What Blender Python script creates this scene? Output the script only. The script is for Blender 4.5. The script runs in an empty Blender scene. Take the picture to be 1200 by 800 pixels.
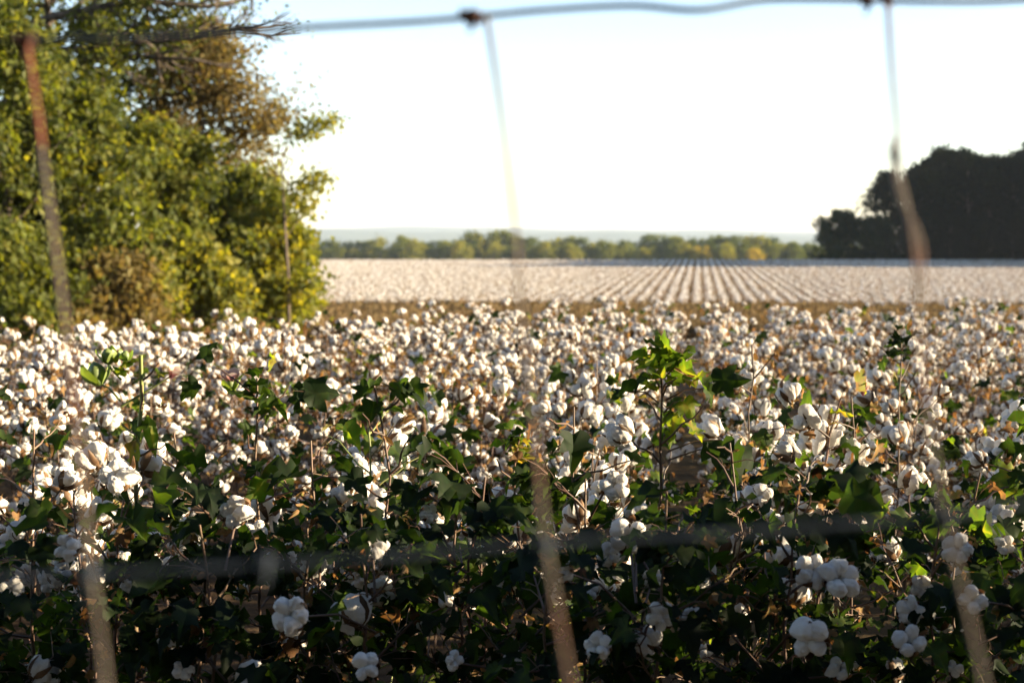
import bpy, math, random
import numpy as np
from mathutils import Vector, Matrix, Quaternion, Euler

# ------------------------------------------------------------------ camera, light, exposure
SC = bpy.context.scene
COL = SC.collection
EYE = 1.6
PITCH = math.atan((400 - 285) / 1667.0)
cam_d = bpy.data.cameras.new('camera'); cam = bpy.data.objects.new('camera', cam_d); COL.objects.link(cam)
cam.location = (0, 0, EYE)
cam.rotation_euler = (math.pi / 2 - PITCH, 0, 0)
cam_d.lens = 50.0; cam_d.sensor_width = 36.0; cam_d.clip_start = 0.02; cam_d.clip_end = 20000
cam_d.dof.use_dof = True; cam_d.dof.focus_distance = 3.3; cam_d.dof.aperture_fstop = 4.8
SC.camera = cam

SUN_AZ = math.radians(95)      # to the right of the view direction (+Y)
SUN_EL = math.radians(13)
world = bpy.data.worlds.new('World'); SC.world = world; world.use_nodes = True
wn = world.node_tree.nodes; wl = world.node_tree.links
sky = wn.new('ShaderNodeTexSky'); sky.sky_type = 'NISHITA'; sky.sun_disc = False
sky.sun_elevation = SUN_EL; sky.sun_rotation = SUN_AZ
sky.air_density = 1.0; sky.dust_density = 0.3; sky.ozone_density = 1.5
wm_ = wn.new('ShaderNodeMix'); wm_.data_type = 'RGBA'; wm_.blend_type = 'MULTIPLY'; wm_.inputs[0].default_value = 1.0; wm_.inputs[7].default_value = (1.06, 1.0, 1.06, 1)
wl.new(sky.outputs[0], wm_.inputs[6]); wl.new(wm_.outputs[2], wn['Background'].inputs[0]); wn['Background'].inputs[1].default_value = 0.074
sun_d = bpy.data.lights.new('sun', 'SUN'); sun_d.energy = 5.0; sun_d.angle = math.radians(0.5); sun_d.color = (1.0, 0.81, 0.55)
sun = bpy.data.objects.new('sun', sun_d); COL.objects.link(sun)
SDIR = Vector((math.sin(SUN_AZ) * math.cos(SUN_EL), math.cos(SUN_AZ) * math.cos(SUN_EL), math.sin(SUN_EL)))
sun.rotation_euler = SDIR.to_track_quat('Z', 'Y').to_euler()
vs = SC.view_settings
vs.view_transform = 'Standard'; vs.look = 'None'; vs.gamma = 1.0; vs.use_curve_mapping = False
vs.exposure = 2.32
SC.cycles.use_denoising = True
SC.cycles.max_bounces = 8; SC.cycles.diffuse_bounces = 4; SC.cycles.transmission_bounces = 4; SC.cycles.volume_bounces = 0
SC.cycles.sample_clamp_indirect = 6.0

ROT = Matrix.Rotation(math.pi / 2 - PITCH, 3, 'X')
def at(px, py, Y):
    """world point seen at photo pixel (px,py) at distance Y in front of the camera"""
    d = ROT @ Vector(((px - 600) / 1667.0, -(py - 400) / 1667.0, -1.0))
    t = Y / d.y
    return Vector((d.x * t, Y, EYE + d.z * t))
def px_x(px, Y): return (px - 600) / 1667.0 * Y

# ------------------------------------------------------------------ tags
def tag(o, label=None, cat=None, group=None, kind=None):
    if label: o['label'] = label
    if cat: o['category'] = cat
    if group: o['group'] = group
    if kind: o['kind'] = kind
    return o
def empty(name, loc=(0, 0, 0), rz=0.0):
    o = bpy.data.objects.new(name, None); COL.objects.link(o)
    o.location = loc; o.rotation_euler = (0, 0, rz); o.empty_display_size = 0.1
    return o
def link(name, mesh, parent=None, loc=None, rot=None, scale=None):
    o = bpy.data.objects.new(name, mesh); COL.objects.link(o)
    if parent: o.parent = parent
    if loc is not None: o.location = loc
    if rot is not None:
        o.rotation_mode = 'QUATERNION'; o.rotation_quaternion = rot
    if scale is not None: o.scale = scale if hasattr(scale, '__len__') else (scale,) * 3
    return o

# ------------------------------------------------------------------ mesh builder
class MB:
    def __init__(s):
        s.V = []; s.T = []; s.F = []; s.n = 0
    def add(s, V, F, mat=0, tint=0.5, smooth=True):
        V = np.asarray(V, float).reshape(-1, 3); F = np.asarray(F, int)
        s.V.append(V)
        t = np.asarray(tint, float)
        s.T.append(np.full(len(V), float(t)) if t.ndim == 0 else t)
        s.F.append((F + s.n, mat, smooth)); s.n += len(V)
    def mesh(s, name, mats):
        me = bpy.data.meshes.new(name)
        V = np.concatenate(s.V); T = np.concatenate(s.T)
        me.vertices.add(len(V)); me.vertices.foreach_set('co', V.astype(np.float32).ravel())
        vi = np.concatenate([f.ravel() for f, m, q in s.F])
        tot = np.concatenate([np.full(len(f), f.shape[1]) for f, m, q in s.F])
        mi = np.concatenate([np.full(len(f), m) for f, m, q in s.F])
        sm = np.concatenate([np.full(len(f), q) for f, m, q in s.F])
        st = np.concatenate([[0], np.cumsum(tot)[:-1]])
        me.loops.add(len(vi)); me.loops.foreach_set('vertex_index', vi.astype(np.int32))
        me.polygons.add(len(tot)); me.polygons.foreach_set('loop_start', st.astype(np.int32))
        me.polygons.foreach_set('material_index', mi.astype(np.int32))
        me.polygons.foreach_set('use_smooth', sm.astype(bool))
        a = me.attributes.new('tint', 'FLOAT', 'POINT'); a.data.foreach_set('value', T.astype(np.float32))
        for m in mats: me.materials.append(m)
        me.update(calc_edges=True); me.validate()
        return me

def tube(mb, pts, rad, sides=5, mat=0, tint=0.5):
    P = np.asarray(pts, float); n = len(P)
    R = np.broadcast_to(np.asarray(rad, float), (n,))
    D = np.gradient(P, axis=0); D /= np.linalg.norm(D, axis=1)[:, None] + 1e-12
    up = np.array([0.31, 0.17, 0.93]) if abs(D[0][2]) < 0.8 else np.array([0.9, 0.3, 0.1])
    V = []
    a = np.arange(sides) * 2 * math.pi / sides
    for i in range(n):
        u = up - D[i] * up.dot(D[i]); u /= np.linalg.norm(u) + 1e-12
        w = np.cross(D[i], u); up = u
        V.append(P[i] + R[i] * (np.cos(a)[:, None] * u + np.sin(a)[:, None] * w))
    V = np.concatenate(V)
    i = np.arange(n - 1)[:, None] * sides; j = np.arange(sides)[None]; k = (j + 1) % sides
    F = np.stack([i + j, i + k, i + sides + k, i + sides + j], -1).reshape(-1, 4)
    mb.add(V, F, mat, tint)
    mb.add(np.concatenate([V[:sides], V[-sides:]]), [list(range(sides))[::-1], list(range(sides, 2 * sides))], mat, tint)

def ico(sub):
    import bmesh
    bm = bmesh.new(); bmesh.ops.create_icosphere(bm, subdivisions=sub, radius=1)
    V = np.array([v.co[:] for v in bm.verts]); F = np.array([[v.index for v in f.verts] for f in bm.faces]); bm.free()
    return V, F
ICO = {k: ico(k) for k in (1, 2, 3, 4)}

def lump(V, seed, amp, freq=2.0, octs=3):
    """smooth pseudo noise per point made of random sine waves"""
    r = np.random.default_rng(seed); out = np.zeros(len(V))
    for o in range(octs):
        for _ in range(4):
            k = r.normal(size=3) * freq * (1.9 ** o); out += np.sin(V @ k + r.uniform(0, 6.28)) * amp / 4 * (0.55 ** o) * 1.6
    return out

def rots(dirs, roll):
    """rotation matrices whose X axis is dir and whose Z is as upright as the roll allows"""
    x = dirs / (np.linalg.norm(dirs, axis=1)[:, None] + 1e-9)
    up = np.tile([0.0, 0.0, 1.0], (len(x), 1)); bad = np.abs(x[:, 2]) > 0.95; up[bad] = [0, 1, 0]
    y = np.cross(up, x); y /= np.linalg.norm(y, axis=1)[:, None]
    z = np.cross(x, y)
    c, s_ = np.cos(roll)[:, None], np.sin(roll)[:, None]
    return np.stack([x, c * y + s_ * z, -s_ * y + c * z], -1)      # columns

# ------------------------------------------------------------------ materials
def new_mat(name):
    m = bpy.data.materials.new(name); m.use_nodes = True
    m.node_tree.nodes.clear(); return m, m.node_tree.nodes, m.node_tree.links
def ramp(nodes, stops):
    r = nodes.new('ShaderNodeValToRGB'); e = r.color_ramp.elements
    while len(e) < len(stops): e.new(0.5)
    for el, (p, c) in zip(e, stops):
        el.position = p; el.color = (*c, 1)
    return r
def leaf_mat(name, stops, trans=0.45, tgain=(2.2, 2.4, 1.1), gloss=0.007, rnd=0.2):
    m, N, L = new_mat(name)
    at_ = N.new('ShaderNodeAttribute'); at_.attribute_name = 'tint'
    oi = N.new('ShaderNodeObjectInfo')
    ma = N.new('ShaderNodeMath'); ma.operation = 'MULTIPLY_ADD'; ma.inputs[1].default_value = rnd; L.new(oi.outputs['Random'], ma.inputs[0]); 
    sb = N.new('ShaderNodeMath'); sb.operation = 'SUBTRACT'; L.new(at_.outputs['Fac'], sb.inputs[0]); sb.inputs[1].default_value = rnd / 2
    L.new(sb.outputs[0], ma.inputs[2])
    rp = ramp(N, stops); L.new(ma.outputs[0], rp.inputs[0])
    nz = N.new('ShaderNodeTexNoise'); nz.inputs['Scale'].default_value = 60; nz.inputs['Detail'].default_value = 3
    mx = N.new('ShaderNodeMix'); mx.data_type = 'RGBA'; mx.blend_type = 'MULTIPLY'; mx.inputs[0].default_value = 0.5
    L.new(rp.outputs[0], mx.inputs[6]); L.new(nz.outputs['Color'], mx.inputs[7])
    hb = N.new('ShaderNodeMix'); hb.data_type = 'RGBA'; hb.blend_type = 'MULTIPLY'; hb.inputs[0].default_value = 1.0
    hb.inputs[7].default_value = (*tgain, 1); hb.clamp_result = False; L.new(mx.outputs[2], hb.inputs[6])
    df = N.new('ShaderNodeBsdfDiffuse'); tr = N.new('ShaderNodeBsdfTranslucent'); gl = N.new('ShaderNodeBsdfGlossy')
    gl.inputs['Roughness'].default_value = 0.6; gl.inputs['Color'].default_value = (0.9, 0.95, 0.9, 1)
    L.new(mx.outputs[2], df.inputs[0]); L.new(hb.outputs[2], tr.inputs[0])
    m1 = N.new('ShaderNodeMixShader'); m1.inputs[0].default_value = trans; L.new(df.outputs[0], m1.inputs[1]); L.new(tr.outputs[0], m1.inputs[2])
    m2 = N.new('ShaderNodeMixShader'); m2.inputs[0].default_value = gloss; L.new(m1.outputs[0], m2.inputs[1]); L.new(gl.outputs[0], m2.inputs[2])
    o = N.new('ShaderNodeOutputMaterial'); L.new(m2.outputs[0], o.inputs[0])
    return m
def rough_mat(name, c1, c2, scale=20, rough=0.85, spec=0.3, bump=0.3, dist=0.01, metal=0.0, c3=None, stretch=None):
    m, N, L = new_mat(name)
    tc = N.new('ShaderNodeTexCoord'); nz = N.new('ShaderNodeTexNoise'); nz.inputs['Scale'].default_value = scale; nz.inputs['Detail'].default_value = 6
    if stretch:
        mp = N.new('ShaderNodeMapping'); mp.inputs['Scale'].default_value = stretch
        L.new(tc.outputs['Object'], mp.inputs[0]); L.new(mp.outputs[0], nz.inputs['Vector'])
    else: L.new(tc.outputs['Object'], nz.inputs['Vector'])
    st = [(0.35, c1), (0.65, c2)] if c3 is None else [(0.3, c1), (0.5, c2), (0.68, c3)]
    rp = ramp(N, st); L.new(nz.outputs['Fac'], rp.inputs[0])
    b = N.new('ShaderNodeBsdfPrincipled'); b.inputs['Roughness'].default_value = rough; b.inputs['Metallic'].default_value = metal; b.inputs['Specular IOR Level'].default_value = spec
    L.new(rp.outputs[0], b.inputs['Base Color'])
    bp = N.new('ShaderNodeBump'); bp.inputs['Strength'].default_value = bump; bp.inputs['Distance'].default_value = dist
    L.new(nz.outputs['Fac'], bp.inputs['Height']); L.new(bp.outputs[0], b.inputs['Normal'])
    o = N.new('ShaderNodeOutputMaterial'); L.new(b.outputs[0], o.inputs[0])
    return m

def cotton_mat():
    m, N, L = new_mat('cotton_lint')
    tc = N.new('ShaderNodeTexCoord')
    n1 = N.new('ShaderNodeTexNoise'); n1.inputs['Scale'].default_value = 45; n1.inputs['Detail'].default_value = 8; n1.inputs['Roughness'].default_value = 0.7
    n1.inputs['Distortion'].default_value = 1.2
    n2 = N.new('ShaderNodeTexNoise'); n2.inputs['Scale'].default_value = 320; n2.inputs['Detail'].default_value = 4
    L.new(tc.outputs['Object'], n1.inputs['Vector']); L.new(tc.outputs['Object'], n2.inputs['Vector'])
    rp = ramp(N, [(0.28, (0.62, 0.55, 0.45)), (0.42, (0.79, 0.77, 0.72)), (0.8, (0.86, 0.86, 0.85))]); L.new(n1.outputs['Fac'], rp.inputs[0])
    ad = N.new('ShaderNodeMath'); ad.operation = 'MULTIPLY_ADD'; ad.inputs[1].default_value = 0.35; L.new(n2.outputs['Fac'], ad.inputs[0]); L.new(n1.outputs['Fac'], ad.inputs[2])
    bp = N.new('ShaderNodeBump'); bp.inputs['Strength'].default_value = 0.55; bp.inputs['Distance'].default_value = 0.006; L.new(ad.outputs[0], bp.inputs['Height'])
    df = N.new('ShaderNodeBsdfDiffuse'); df.inputs['Roughness'].default_value = 0.9; tr = N.new('ShaderNodeBsdfTranslucent')
    L.new(rp.outputs[0], df.inputs[0]); tr.inputs[0].default_value = (0.85, 0.8, 0.72, 1)
    L.new(bp.outputs[0], df.inputs['Normal']); 
    mx = N.new('ShaderNodeMixShader'); mx.inputs[0].default_value = 0.22; L.new(df.outputs[0], mx.inputs[1]); L.new(tr.outputs[0], mx.inputs[2])
    o = N.new('ShaderNodeOutputMaterial'); L.new(mx.outputs[0], o.inputs[0])
    return m

M_LINT = cotton_mat()
M_BURR = leaf_mat('dry_burr', [(0.0, (0.05, 0.025, 0.012)), (0.5, (0.16, 0.085, 0.04)), (1.0, (0.30, 0.18, 0.09))], trans=0.25, tgain=(1.3, 1.1, 0.9), gloss=0.03)
M_STEM = leaf_mat('cotton_stem', [(0.0, (0.035, 0.018, 0.012)), (0.45, (0.10, 0.045, 0.028)), (0.8, (0.19, 0.12, 0.06)), (1.0, (0.20, 0.24, 0.06))], trans=0.0, gloss=0.05)
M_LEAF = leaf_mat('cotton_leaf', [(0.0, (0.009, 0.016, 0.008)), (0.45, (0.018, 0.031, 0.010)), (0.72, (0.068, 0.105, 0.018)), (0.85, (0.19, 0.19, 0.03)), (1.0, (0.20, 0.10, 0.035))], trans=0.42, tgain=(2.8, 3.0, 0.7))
M_DRYLEAF = leaf_mat('dry_leaf', [(0.0, (0.07, 0.034, 0.017)), (0.5, (0.20, 0.112, 0.046)), (0.85, (0.31, 0.20, 0.08)), (1.0, (0.14, 0.15, 0.035))], trans=0.35, tgain=(1.7, 1.4, 0.9))
M_GBOLL = leaf_mat('green_boll', [(0.0, (0.09, 0.16, 0.025)), (1.0, (0.22, 0.28, 0.04))], trans=0.3, gloss=0.08)
M_PETAL = leaf_mat('pink_petal', [(0.0, (0.30, 0.08, 0.13)), (0.6, (0.55, 0.30, 0.30)), (1.0, (0.7, 0.62, 0.48))], trans=0.4, tgain=(1.2, 1.1, 1.0))
M_BARK = rough_mat('bark', (0.035, 0.027, 0.02), (0.13, 0.10, 0.075), scale=9, bump=0.8, dist=0.03, stretch=(1, 1, 0.25))

# ------------------------------------------------------------------ terrain
ROW_YAW = math.atan((820 - 600) / 1667.0)
RDIR = np.array([math.sin(ROW_YAW), math.cos(ROW_YAW)]); RNRM = np.array([math.cos(ROW_YAW), -math.sin(ROW_YAW)])
PROF = [(-400, -0.3), (-30, 0.0), (17, 0.0), (24, -0.25), (40, -1.1), (62, -2.75), (80, -3.15), (101, -3.24), (228, -1.92 - 0.0), (236, -2.1), (330, -5.0), (700, -6.5), (1600, -9), (6000, -20), (11000, -38)]
# far canopy must lie at (304-285)/1667*228 = 2.6 m below the eye
PROF = [(y, z) for y, z in PROF]
def ground_z(x, y):
    z = np.interp(y, [p[0] for p in PROF], [p[1] for p in PROF])
    return z
def build_ground():
    ys = np.unique(np.concatenate([np.linspace(-400, -20, 12), np.linspace(-20, 110, 131), np.linspace(110, 250, 36), np.linspace(250, 700, 24), np.linspace(700, 11000, 26)]))
    xs = np.unique(np.concatenate([np.linspace(-8500, -120, 20), np.linspace(-120, 160, 141), np.linspace(160, 8500, 20)]))
    X, Y = np.meshgrid(xs, ys); Z = ground_z(X, Y)
    # soften the profile a little and roughen the soil
    P = np.stack([X.ravel(), Y.ravel(), Z.ravel()], 1)
    P[:, 2] += lump(P * [0.35, 0.35, 0], 5, 0.035)
    nx, ny = len(xs), len(ys)
    i = np.arange(ny - 1)[:, None] * nx; j = np.arange(nx - 1)[None]
    F = np.stack([i + j, i + j + 1, i + nx + j + 1, i + nx + j], -1).reshape(-1, 4)
    mb = MB(); mb.add(P, F)
    m, N, L = new_mat('field_soil')
    tc = N.new('ShaderNodeTexCoord')
    a = N.new('ShaderNodeTexNoise'); a.inputs['Scale'].default_value = 0.12; a.inputs['Detail'].default_value = 5
    b = N.new('ShaderNodeTexNoise'); b.inputs['Scale'].default_value = 9; b.inputs['Detail'].default_value = 8
    for t in (a, b): L.new(tc.outputs['Object'], t.inputs['Vector'])
    r1 = ramp(N, [(0.3, (0.030, 0.019, 0.011)), (0.7, (0.075, 0.050, 0.028))]); L.new(b.outputs['Fac'], r1.inputs[0])
    r2 = ramp(N, [(0.4, (0.10, 0.068, 0.030)), (0.6, (0.07, 0.058, 0.024))]); L.new(b.outputs['Fac'], r2.inputs[0])
    mx = N.new('ShaderNodeMix'); mx.data_type = 'RGBA'; L.new(r1.outputs[0], mx.inputs[6]); L.new(r2.outputs[0], mx.inputs[7])
    r3 = ramp(N, [(0.45, (0, 0, 0)), (0.6, (0.8, 0.8, 0.8))]); L.new(a.outputs['Fac'], r3.inputs[0]); L.new(r3.outputs[0], mx.inputs[0])
    bs = N.new('ShaderNodeBsdfPrincipled'); bs.inputs['Roughness'].default_value = 1.0; bs.inputs['Specular IOR Level'].default_value = 0.05; L.new(mx.outputs[2], bs.inputs['Base Color'])
    bp = N.new('ShaderNodeBump'); bp.inputs['Strength'].default_value = 0.8; bp.inputs['Distance'].default_value = 0.05
    L.new(b.outputs['Fac'], bp.inputs['Height']); L.new(bp.outputs[0], bs.inputs['Normal'])
    o = N.new('ShaderNodeOutputMaterial'); L.new(bs.outputs[0], o.inputs[0])
    return tag(link('ground', mb.mesh('ground', [m])), kind='structure')
build_ground()

def build_hills():
    mb = MB()
    m = rough_mat('hill_woods', (0.03, 0.05, 0.025), (0.07, 0.085, 0.035), scale=0.02, bump=0.0)
    for k, (Y0, hbase, amp, seed) in enumerate(((6300, 50, 14, 3), (8300, 84, 18, 8))):
        xs = np.linspace(-7000, 7000, 300); V = []
        h = hbase + amp * (np.sin(xs / 710 + seed) * 0.5 + np.sin(xs / 290 + seed * 2) * 0.3 + np.sin(xs / 97 + seed) * 0.12) - xs * 0.006
        prof = [(-900, 0.0), (-550, 0.45), (-200, 0.88), (0, 1.0), (250, 0.8), (900, 0.0)]
        for dy, f in prof:
            z0 = ground_z(0, Y0 + dy) - 1.5
            V.append(np.stack([xs, np.full_like(xs, Y0 + dy), z0 + (h - z0) * f], 1))
        nx = len(xs); i = np.arange(len(prof) - 1)[:, None] * nx; j = np.arange(nx - 1)[None]
        mb.add(np.concatenate(V), np.stack([i + j, i + j + 1, i + nx + j + 1, i + nx + j], -1).reshape(-1, 4))
    tag(link('hills', mb.mesh('hills', [m])), kind='structure')
build_hills()

def build_haze():
    mb = MB(); x0, x1, y0, y1, z0, z1 = -9000, 9000, -500, 11500, -45, 130
    V = [(x, y, z) for z in (z0, z1) for y in (y0, y1) for x in (x0, x1)]
    mb.add(V, [(0, 2, 3, 1), (4, 5, 7, 6), (0, 1, 5, 4), (2, 6, 7, 3), (0, 4, 6, 2), (1, 3, 7, 5)], smooth=False)
    m, N, L = new_mat('haze')
    v = N.new('ShaderNodeVolumePrincipled'); v.inputs['Color'].default_value = (0.72, 0.85, 1.0, 1); v.inputs['Density'].default_value = 0.00007
    o = N.new('ShaderNodeOutputMaterial'); L.new(v.outputs[0], o.inputs['Volume'])
    ob = tag(link('haze', mb.mesh('haze', [m])), kind='stuff')
    ob['label'] = 'thin pale blue haze over the distant fields and hills'; ob['category'] = 'haze'
build_haze()

# ------------------------------------------------------------------ cotton: bolls, leaves
def lint_mb(seed, sub=3, mb=None, M=None, mat=0):
    """open boll: four or five fluffy locks round the axis (+Z), about 8 cm across"""
    r = np.random.default_rng(seed); mb = mb or MB()
    n = 5 if r.random() < 0.55 else 4
    V0, F0 = ICO[sub]; ph = r.uniform(0, 6.28)
    for k in range(n):
        a = ph + 6.283 * k / n + r.normal() * 0.10
        rt, rr, rz = 0.0212 * r.uniform(0.82, 1.15), 0.0228 * r.uniform(0.8, 1.2), 0.027 * r.uniform(0.82, 1.25)
        if n == 4: rt *= 1.12
        V = V0.copy()
        d = 1 + lump(V0, seed * 31 + k, 0.13, 1.7, 2) + (lump(V0, seed * 17 + k, 0.05, 8.0, 3) if sub > 2 else 0)
        V = V * d[:, None]
        # pinch towards the axis at the bottom, fuller and looser at the top
        V = V * [rr, rt, rz]
        taper = 0.72 + 0.28 * np.clip((V[:, 2] / rz + 1) / 1.2, 0, 1)
        V[:, :2] *= taper[:, None]
        tilt = 0.35 + r.normal() * 0.10
        c, s = math.cos(tilt), math.sin(tilt)
        V = np.stack([V[:, 0] * c + V[:, 2] * s, V[:, 1], -V[:, 0] * s + V[:, 2] * c], 1)
        V[:, 0] += 0.0235 * r.uniform(0.92, 1.12); V[:, 2] += 0.022 + r.normal() * 0.003
        if r.random() < 0.4:                       # a lock that has begun to string out
            w = np.clip(-V[:, 2] / 0.02 + 0.4, 0, 1); V[:, 2] -= w * r.uniform(0.0, 0.034); V[:, 0] += w * 0.006
        c, s = math.cos(a), math.sin(a)
        V = np.stack([V[:, 0] * c - V[:, 1] * s, V[:, 0] * s + V[:, 1] * c, V[:, 2]], 1)
        if M is not None: V = V @ M[:3, :3].T + M[:3, 3]
        mb.add(V, F0, mat, 0.5)
        if sub > 3:                                                   # stray fibres round the lock
            for q in r.integers(0, len(V), 16):
                o = V[q]; d = (o - V.mean(0)) / 0.025 + r.normal(0, 0.7, 3); d /= np.linalg.norm(d); e = r.normal(0, 0.5, 3) + [0, 0, -0.5]; L = r.uniform(0.006, 0.018)
                tube(mb, [o - d * 0.002, o + d * L * 0.5, o + (d * 0.75 + e * 0.45) * L], [0.0005, 0.00035, 0.0002], 3, mat)
    return mb, n, ph
def burr_mb(n, ph, seed, mb=None, M=None, mat=0, seg=4):
    """dried carpel husk: pointed brown segments behind and between the locks"""
    r = np.random.default_rng(seed + 999); mb = mb or MB()
    for k in range(n):
        a = ph + 6.283 * (k + 0.5) / n + r.normal() * 0.12
        L = 0.058 * r.uniform(0.85, 1.2); W = 0.0125 * r.uniform(0.8, 1.2); curl = r.uniform(-0.5, 0.9)
        P = []; T = []
        for i in range(seg + 1):
            t = i / seg
            ang = 0.15 + 1.25 * t * (1 - 0.35 * curl * t)           # bends from outward to upward
            rad = 0.006 + L * (0.62 * math.sin(min(t * 1.7, 1.57)) + 0.24 * max(0, t - 0.6) * curl * 2)
            zz = -0.010 + L * (0.95 * t * t) * (1 - 0.35 * max(0, curl) * t)
            w = W * (math.sin(math.pi * min(1, 0.16 + t * 0.84)) ** 0.8 + 0.02)
            P += [(rad, -w, zz + 0.004), (rad + 0.003, 0, zz - 0.002), (rad, w, zz + 0.004)]; T += [r.uniform(0.2, 0.9)] * 3
        V = np.array(P); c, s = math.cos(a), math.sin(a)
        V = np.stack([V[:, 0] * c - V[:, 1] * s, V[:, 0] * s + V[:, 1] * c, V[:, 2]], 1)
        if M is not None: V = V @ M[:3, :3].T + M[:3, 3]
        F = [(i * 3 + j, i * 3 + j + 1, i * 3 + j + 4, i * 3 + j + 3) for i in range(seg) for j in (0, 1)]
        mb.add(V, F, mat, np.array(T))
    V0, F0 = ICO[1]; V = V0 * [0.011, 0.011, 0.008] + [0, 0, -0.010]
    if M is not None: V = V @ M[:3, :3].T + M[:3, 3]
    mb.add(V, F0, mat, 0.3)
    return mb

NB = 9
LINT, BURR, LINT_LO = [], [], []
for s in range(NB):
    mb, n, ph = lint_mb(s + 1, 4); LINT.append(mb.mesh('boll', [M_LINT]))
    BURR.append(burr_mb(n, ph, s).mesh('burr', [M_BURR]))
    mb, n, ph = lint_mb(s + 1, 2); burr_mb(n, ph, s, mb, mat=1, seg=3); LINT_LO.append(mb.mesh('boll', [M_LINT, M_BURR]))

def green_boll_mesh(seed):
    r = np.random.default_rng(seed); mb = MB()
    V0, F0 = ICO[3]; V = V0.copy(); az = np.arctan2(V[:, 1], V[:, 0])
    V *= (1 + 0.05 * np.cos(4 * az) * (1 - V[:, 2] ** 2))[:, None]
    tip = np.clip(V[:, 2], 0, 1) ** 3; V[:, :2] *= (1 - 0.5 * tip)[:, None]; V = V * [0.016, 0.016, 0.022] + [0, 0, 0.02]
    mb.add(V, F0, 0, 0.4 + 0.3 * V0[:, 2])
    for k in range(3):                                               # leafy bracts
        a = 2.09 * k + r.normal() * 0.1; P = []
        prof = [(0, 0.006), (0.3, 0.017), (0.6, 0.014), (0.85, 0.007), (1.0, 0.001)]
        for t, w in prof:
            rad = 0.008 + 0.016 * math.sin(t * 2.0) + 0.006 * t; z = 0.042 * t
            P += [(rad - 0.003, -w, z), (rad, 0, z), (rad - 0.003, w, z)]
        V = np.array(P); c, s = math.cos(a), math.sin(a)
        V = np.stack([V[:, 0] * c - V[:, 1] * s, V[:, 0] * s + V[:, 1] * c, V[:, 2]], 1)
        mb.add(V, [(i * 3 + j, i * 3 + j + 1, i * 3 + j + 4, i * 3 + j + 3) for i in range(4) for j in (0, 1)], 0, r.uniform(0.5, 1))
    return mb.mesh('green_boll', [M_GBOLL])
def flower_mesh(seed, stops=(0.1, 1.0)):
    r = np.random.default_rng(seed); mb = MB()
    for k in range(5):
        a = 1.2566 * k; P = []; T = []
        for t, w in [(0, 0.004), (0.35, 0.012), (0.7, 0.019), (1.0, 0.012)]:
            rad = 0.004 + 0.02 * t * t; z = 0.045 * t * (1 - 0.1 * t)
            P += [(rad, -w, z - 0.002), (rad + 0.003, 0, z + r.normal() * 0.002), (rad, w, z)]; T += [stops[0] + (stops[1] - stops[0]) * t] * 3
        V = np.array(P); c, s = math.cos(a), math.sin(a)
        V = np.stack([V[:, 0] * c - V[:, 1] * s, V[:, 0] * s + V[:, 1] * c, V[:, 2]], 1)
        mb.add(V, [(i * 3 + j, i * 3 + j + 1, i * 3 + j + 4, i * 3 + j + 3) for i in range(3) for j in (0, 1)], 0, np.array(T))
    return mb.mesh('flower', [M_PETAL])
GBOLL = [green_boll_mesh(s) for s in range(3)]; FLOWER = [flower_mesh(s) for s in range(2)]

# lobed cotton leaf template (x along the midrib)
_h = [(0, 0), (-.06, .15), (-.03, .34), (.10, .46), (.26, .37), (.44, .49), (.64, .54), (.62, .38), (.55, .24), (.70, .20), (.86, .10), (1, 0), (.3, 0), (.62, 0)]
_t = [(0, 12, 1), (1, 12, 2), (2, 12, 3), (3, 12, 4), (4, 12, 8), (4, 8, 5), (5, 8, 7), (5, 7, 6), (12, 13, 8), (13, 9, 8), (13, 10, 9), (13, 11, 10)]
LEAF_V = np.array([(u, v) for u, v in _h] + [(u, -v) for u, v in _h]); LEAF_F = np.array(_t + [(c + 14, b + 14, a + 14) for a, b, c in _t])
_h2 = [(0, 0), (.25, .16), (.55, .17), (.8, .10), (1, 0), (.25, 0), (.55, 0), (.8, 0)]
_t2 = [(0, 5, 1), (1, 5, 6), (1, 6, 2), (2, 6, 7), (2, 7, 3), (3, 7, 4)]
LANCE_V = np.array([(u, v) for u, v in _h2] + [(u, -v) for u, v in _h2]); LANCE_F = np.array(_t2 + [(c + 8, b + 8, a + 8) for a, b, c in _t2])
def add_leaves(mb, pos, dirs, size, tint, r, mat=0, tmpl=None, droop=0.25, roll=0.5):
    V2, F2 = tmpl or (LEAF_V, LEAF_F); n = len(pos)
    if n == 0: return
    u = V2[:, 0][None]; v = V2[:, 1][None]
    fold = r.uniform(-0.25, 0.75, (n, 1)); dr = r.uniform(-0.3 * droop, 2.4 * droop, (n, 1)); wv = r.normal(0, 0.09, (n, V2.shape[0]))
    asym = r.uniform(0.85, 1.15, (n, 1))
    x = u * (1 - 0.15 * dr) + 0 * v; y = v * asym * np.ones((n, 1)); z = fold * np.abs(v) - dr * u * u + wv
    # keep the two copies of the midrib together
    P = np.stack([np.broadcast_to(x, y.shape), y, z], -1)
    h = V2.shape[0] // 2; same = np.abs(V2[:h, 1]) < 1e-9; P[:, h:][:, same] = P[:, :h][:, same]
    R = rots(np.asarray(dirs), r.normal(0, roll, n))
    P = np.einsum('nij,nkj->nki', R, P * np.asarray(size)[:, None, None]) + np.asarray(pos)[:, None]
    F = (F2[None] + (np.arange(n) * V2.shape[0])[:, None, None]).reshape(-1, 3)
    tv = np.where(np.abs(V2[:, 1]) < 1e-9, 0.10, -0.03)[None] + r.normal(0, 0.07, (n, V2.shape[0]))
    mb.add(P.reshape(-1, 3), F, mat, np.clip(np.asarray(tint)[:, None] + tv, 0, 1).ravel())

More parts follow.
